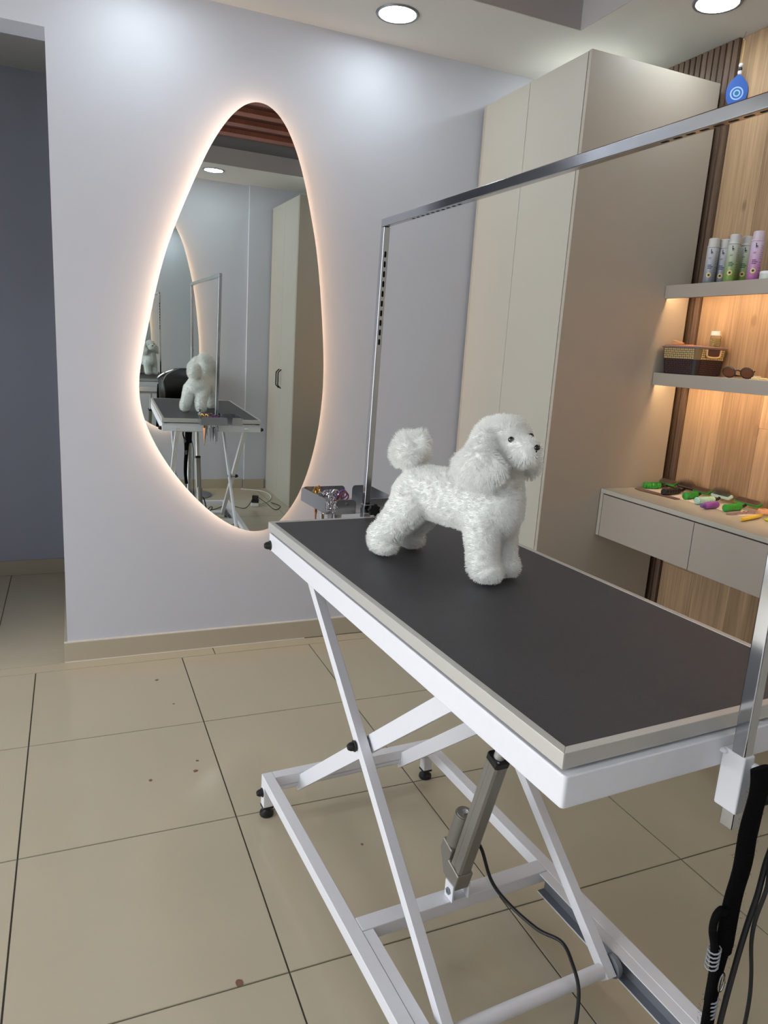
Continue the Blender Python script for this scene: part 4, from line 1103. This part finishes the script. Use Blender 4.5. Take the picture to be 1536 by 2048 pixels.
bm = B(); lathe(bm, [(0, -.054), (.006, -.053), (.0085, -.047), (.0085, -.0352), (0, -.0352)], 18, Mx); obj('tip', bm, M['purpleL'], pr)
# shears
M['blush'] = mat('rose_steel', srgb(196, 170, 176), .3, .7)
sh = empty('shears', (2.50, -.622, ZD + .0006), math.radians(2), 'pale pink steel shears lying closed beside the yellow file', 'shears')
for s in (-1, 1):
    bm = B(); prism(bm, [(-.085, s * .001), (-.02, s * .007), (.02, s * .006), (.02, -s * .001), (-.02, -s * .001)], .0005 + (s + 1) * .0018, .0038 + (s + 1) * .0018); obj('blade', bm, M['blush'], sh, smooth=False)
    bm = B(); tube(bm, [(.02, s * .003, .004), (.045, s * .008, .004), (.058, s * .012, .004)], .003, 8, 4); obj('shank', bm, M['blush'], sh)
    bm = B(); n = 14; tube(bm, [(.074 + .015 * math.cos(2 * math.pi * k / n), s * .016 + .012 * math.sin(2 * math.pi * k / n), .004) for k in range(n + 1)], .003, 8, 0); obj('finger_ring', bm, M['blush'], sh)
bm = B(); cyl(bm, (0.01, 0.001, .0076), (.01, .001, .0098), .0045, None, 14); obj('pivot_screw', bm, M['steel'], sh)
M['yellow'] = mat('yellow_plastic', srgb(236, 206, 70), .35); M['lime'] = mat('lime_plastic', srgb(186, 206, 40), .35)
ye_ = empty('leaf_shaped_tool', (2.46, -.700, ZD + .0006), math.radians(16), 'yellow leaf-shaped tool lying at the front edge of the desk', 'grooming tool')
bm = B(); tube(bm, [(-.085, 0, .0075), (-.06, 0, .0078), (-.01, 0, .0078), (.04, 0, .0078), (.085, 0, .0075)], .0100, 12, 5, rfun=lambda t: max(.12, math.sin(math.pi * min(1, t * 1.0 + .02)) ** .6), flat=((0, 1, 0), .007)); obj('handle', bm, M['yellow'], ye_)
bm = B(); tube(bm, [(.085, 0, .0075), (.10, .004, .006), (.12, .006, .006)], .003, 8, 4); obj('shaft', bm, M['steel'], ye_)
li = empty('lime_scissors', (2.53, -.735, ZD + .0006), 0, 'lime-ringed scissors at the right frame edge of the desk', 'scissors')
for s in (-1, 1):
    bm = B(); n = 16; tube(bm, [(.0 + s * .017 + .014 * math.cos(2 * math.pi * k / n), .018 * math.sin(2 * math.pi * k / n), .004) for k in range(n + 1)], .0035, 8, 0); obj('finger_ring', bm, M['lime'], li)
    bm = B(); prism(bm, [(s * .012, -.018), (s * .002, -.05), (s * .006, -.12), (-s * .004, -.05), (s * .004, -.018)], .002 + (s + 1) * .001, .0036 + (s + 1) * .001); obj('blade', bm, M['steel'], li, smooth=False)
M['peach'] = mat('peach_silicone', srgb(214, 160, 122), .5)
pe = empty('coiled_band', (2.600, -.640, ZD + .0006), .2, 'peach coiled band behind the shears on the desk', 'hair band')
bm = B(); pts = []
for k in range(60):
    t = k / 59 * 6.283 * 3; pts.append(((.022 - .004 * k / 59) * math.cos(t) * 1.3, (.022 - .004 * k / 59) * math.sin(t), .0062 + .011 * k / 59))
tube(bm, pts, .0055, 8, 0); obj('coil', bm, M['peach'], pe)
# paper mat and leather strap
M['paper'] = mat('white_paper', srgb(232, 222, 214), .7)
bm = B(); box(bm, (-.075, .075), (-.26, .26), (0, .0006)); o = obj('paper_sheet', bm, M['paper'], None, loc=(2.545, -.385, ZD + .00005), smooth=False); o.location.z = ZD; tag(o, 'long white paper sheet under the brushes on the desk', 'paper')
for r in [x for x in COL.objects if x.name.split('.')[0] in ('slicker_brush', 'detangling_tool', 'shears', 'coiled_band')]:
    r.location.z = ZD + .0008
M['leather'] = mat('worn_brown_leather', srgb(112, 86, 78), .6, noise=.35, nscale=40, stretch=(1, .15, 1))
bm = B(); prism(bm, [(-.016, -.125), (.010, -.130), (.019, -.10), (.027, .05), (.020, .095), (.0, .100), (-.018, .06)], 0.0002, .004, Matrix.Identity(4)); o = obj('leather_strap', bm, M['leather'], None, loc=(2.435, -.225, ZD), bev=.0008)
o.rotation_euler = (0, 0, math.radians(6)); tag(o, 'worn brown leather strop lying at the left front of the desk', 'strap')

# ---------------------------------------------------------------- hanging eye charm
hb = Vector((2.620, -.170, 2.705))
ch = empty('eye_charm', hb, 0, 'blue eye-shaped charm on a cord hanging from a ceiling hook', 'wall charm')
M['blue'] = mat('blue_glazed', srgb(52, 92, 168), .35); M['lblue'] = mat('light_blue_ring', srgb(150, 190, 226), .35); M['teal'] = mat('teal_centre', srgb(40, 110, 140), .35); M['cord'] = mat('jute_cord', srgb(190, 160, 110), .8)
bm = B(); tube(bm, [(0, 0, -.0005), (-.006, 0, -.012), (-.012, -.003, -.028), (-.006, -.004, -.034), (0.001, -.003, -.030)], .0013, 6, 5); obj('hook', bm, M['chrome'], ch)
bm = B(); tube(bm, [(-.006, -.004, -.032), (-.004, -.003, -.08), (-.003, -.0, -.112)], .0028, 6, 5); tube(bm, [(-.006, -.002, -.032), (.002, 0.003, -.08), (-.003, 0.0, -.112)], .0018, 6, 5); obj('cord', bm, M['cord'], ch)
for z, m_, r_ in ((-.118, 'white', .0085), (-.132, 'eye', .0078), (-.144, 'white', .0085)):
    bm = B(); ball(bm, (-.003, 0, z), r_, seg=12); obj('bead', bm, M[m_], ch)
Te = Matrix.Translation((-.004, 0, -.211)) @ Matrix.Rotation(math.radians(48), 4, 'Z') @ Matrix(((0, 0, -1, 0), (1, 0, 0, 0), (0, 1, 0, 0), (0, 0, 0, 1)))
def ell(a, b, n=28): return [(a * math.cos(2 * math.pi * k / n), b * math.sin(2 * math.pi * k / n)) for k in range(n)]
drop = [(x * (1 - .45 * max(0, y / .058) ** 2), y) for x, y in ell(.040, .060)]
bm = B(); prism(bm, drop, -.003, .003, Te); obj('disc', bm, M['blue'], ch, bev=.001)
for (a, m_, z) in ((.024, 'lblue', .0035), (.019, 'blue', .0039), (.013, 'lblue', .0043), (.008, 'teal', .0047)):
    bm = B(); prism(bm, [(x, y - .008) for x, y in ell(a, a)], .0031, z, Te); obj('iris_ring', bm, M[m_], ch, smooth=False)
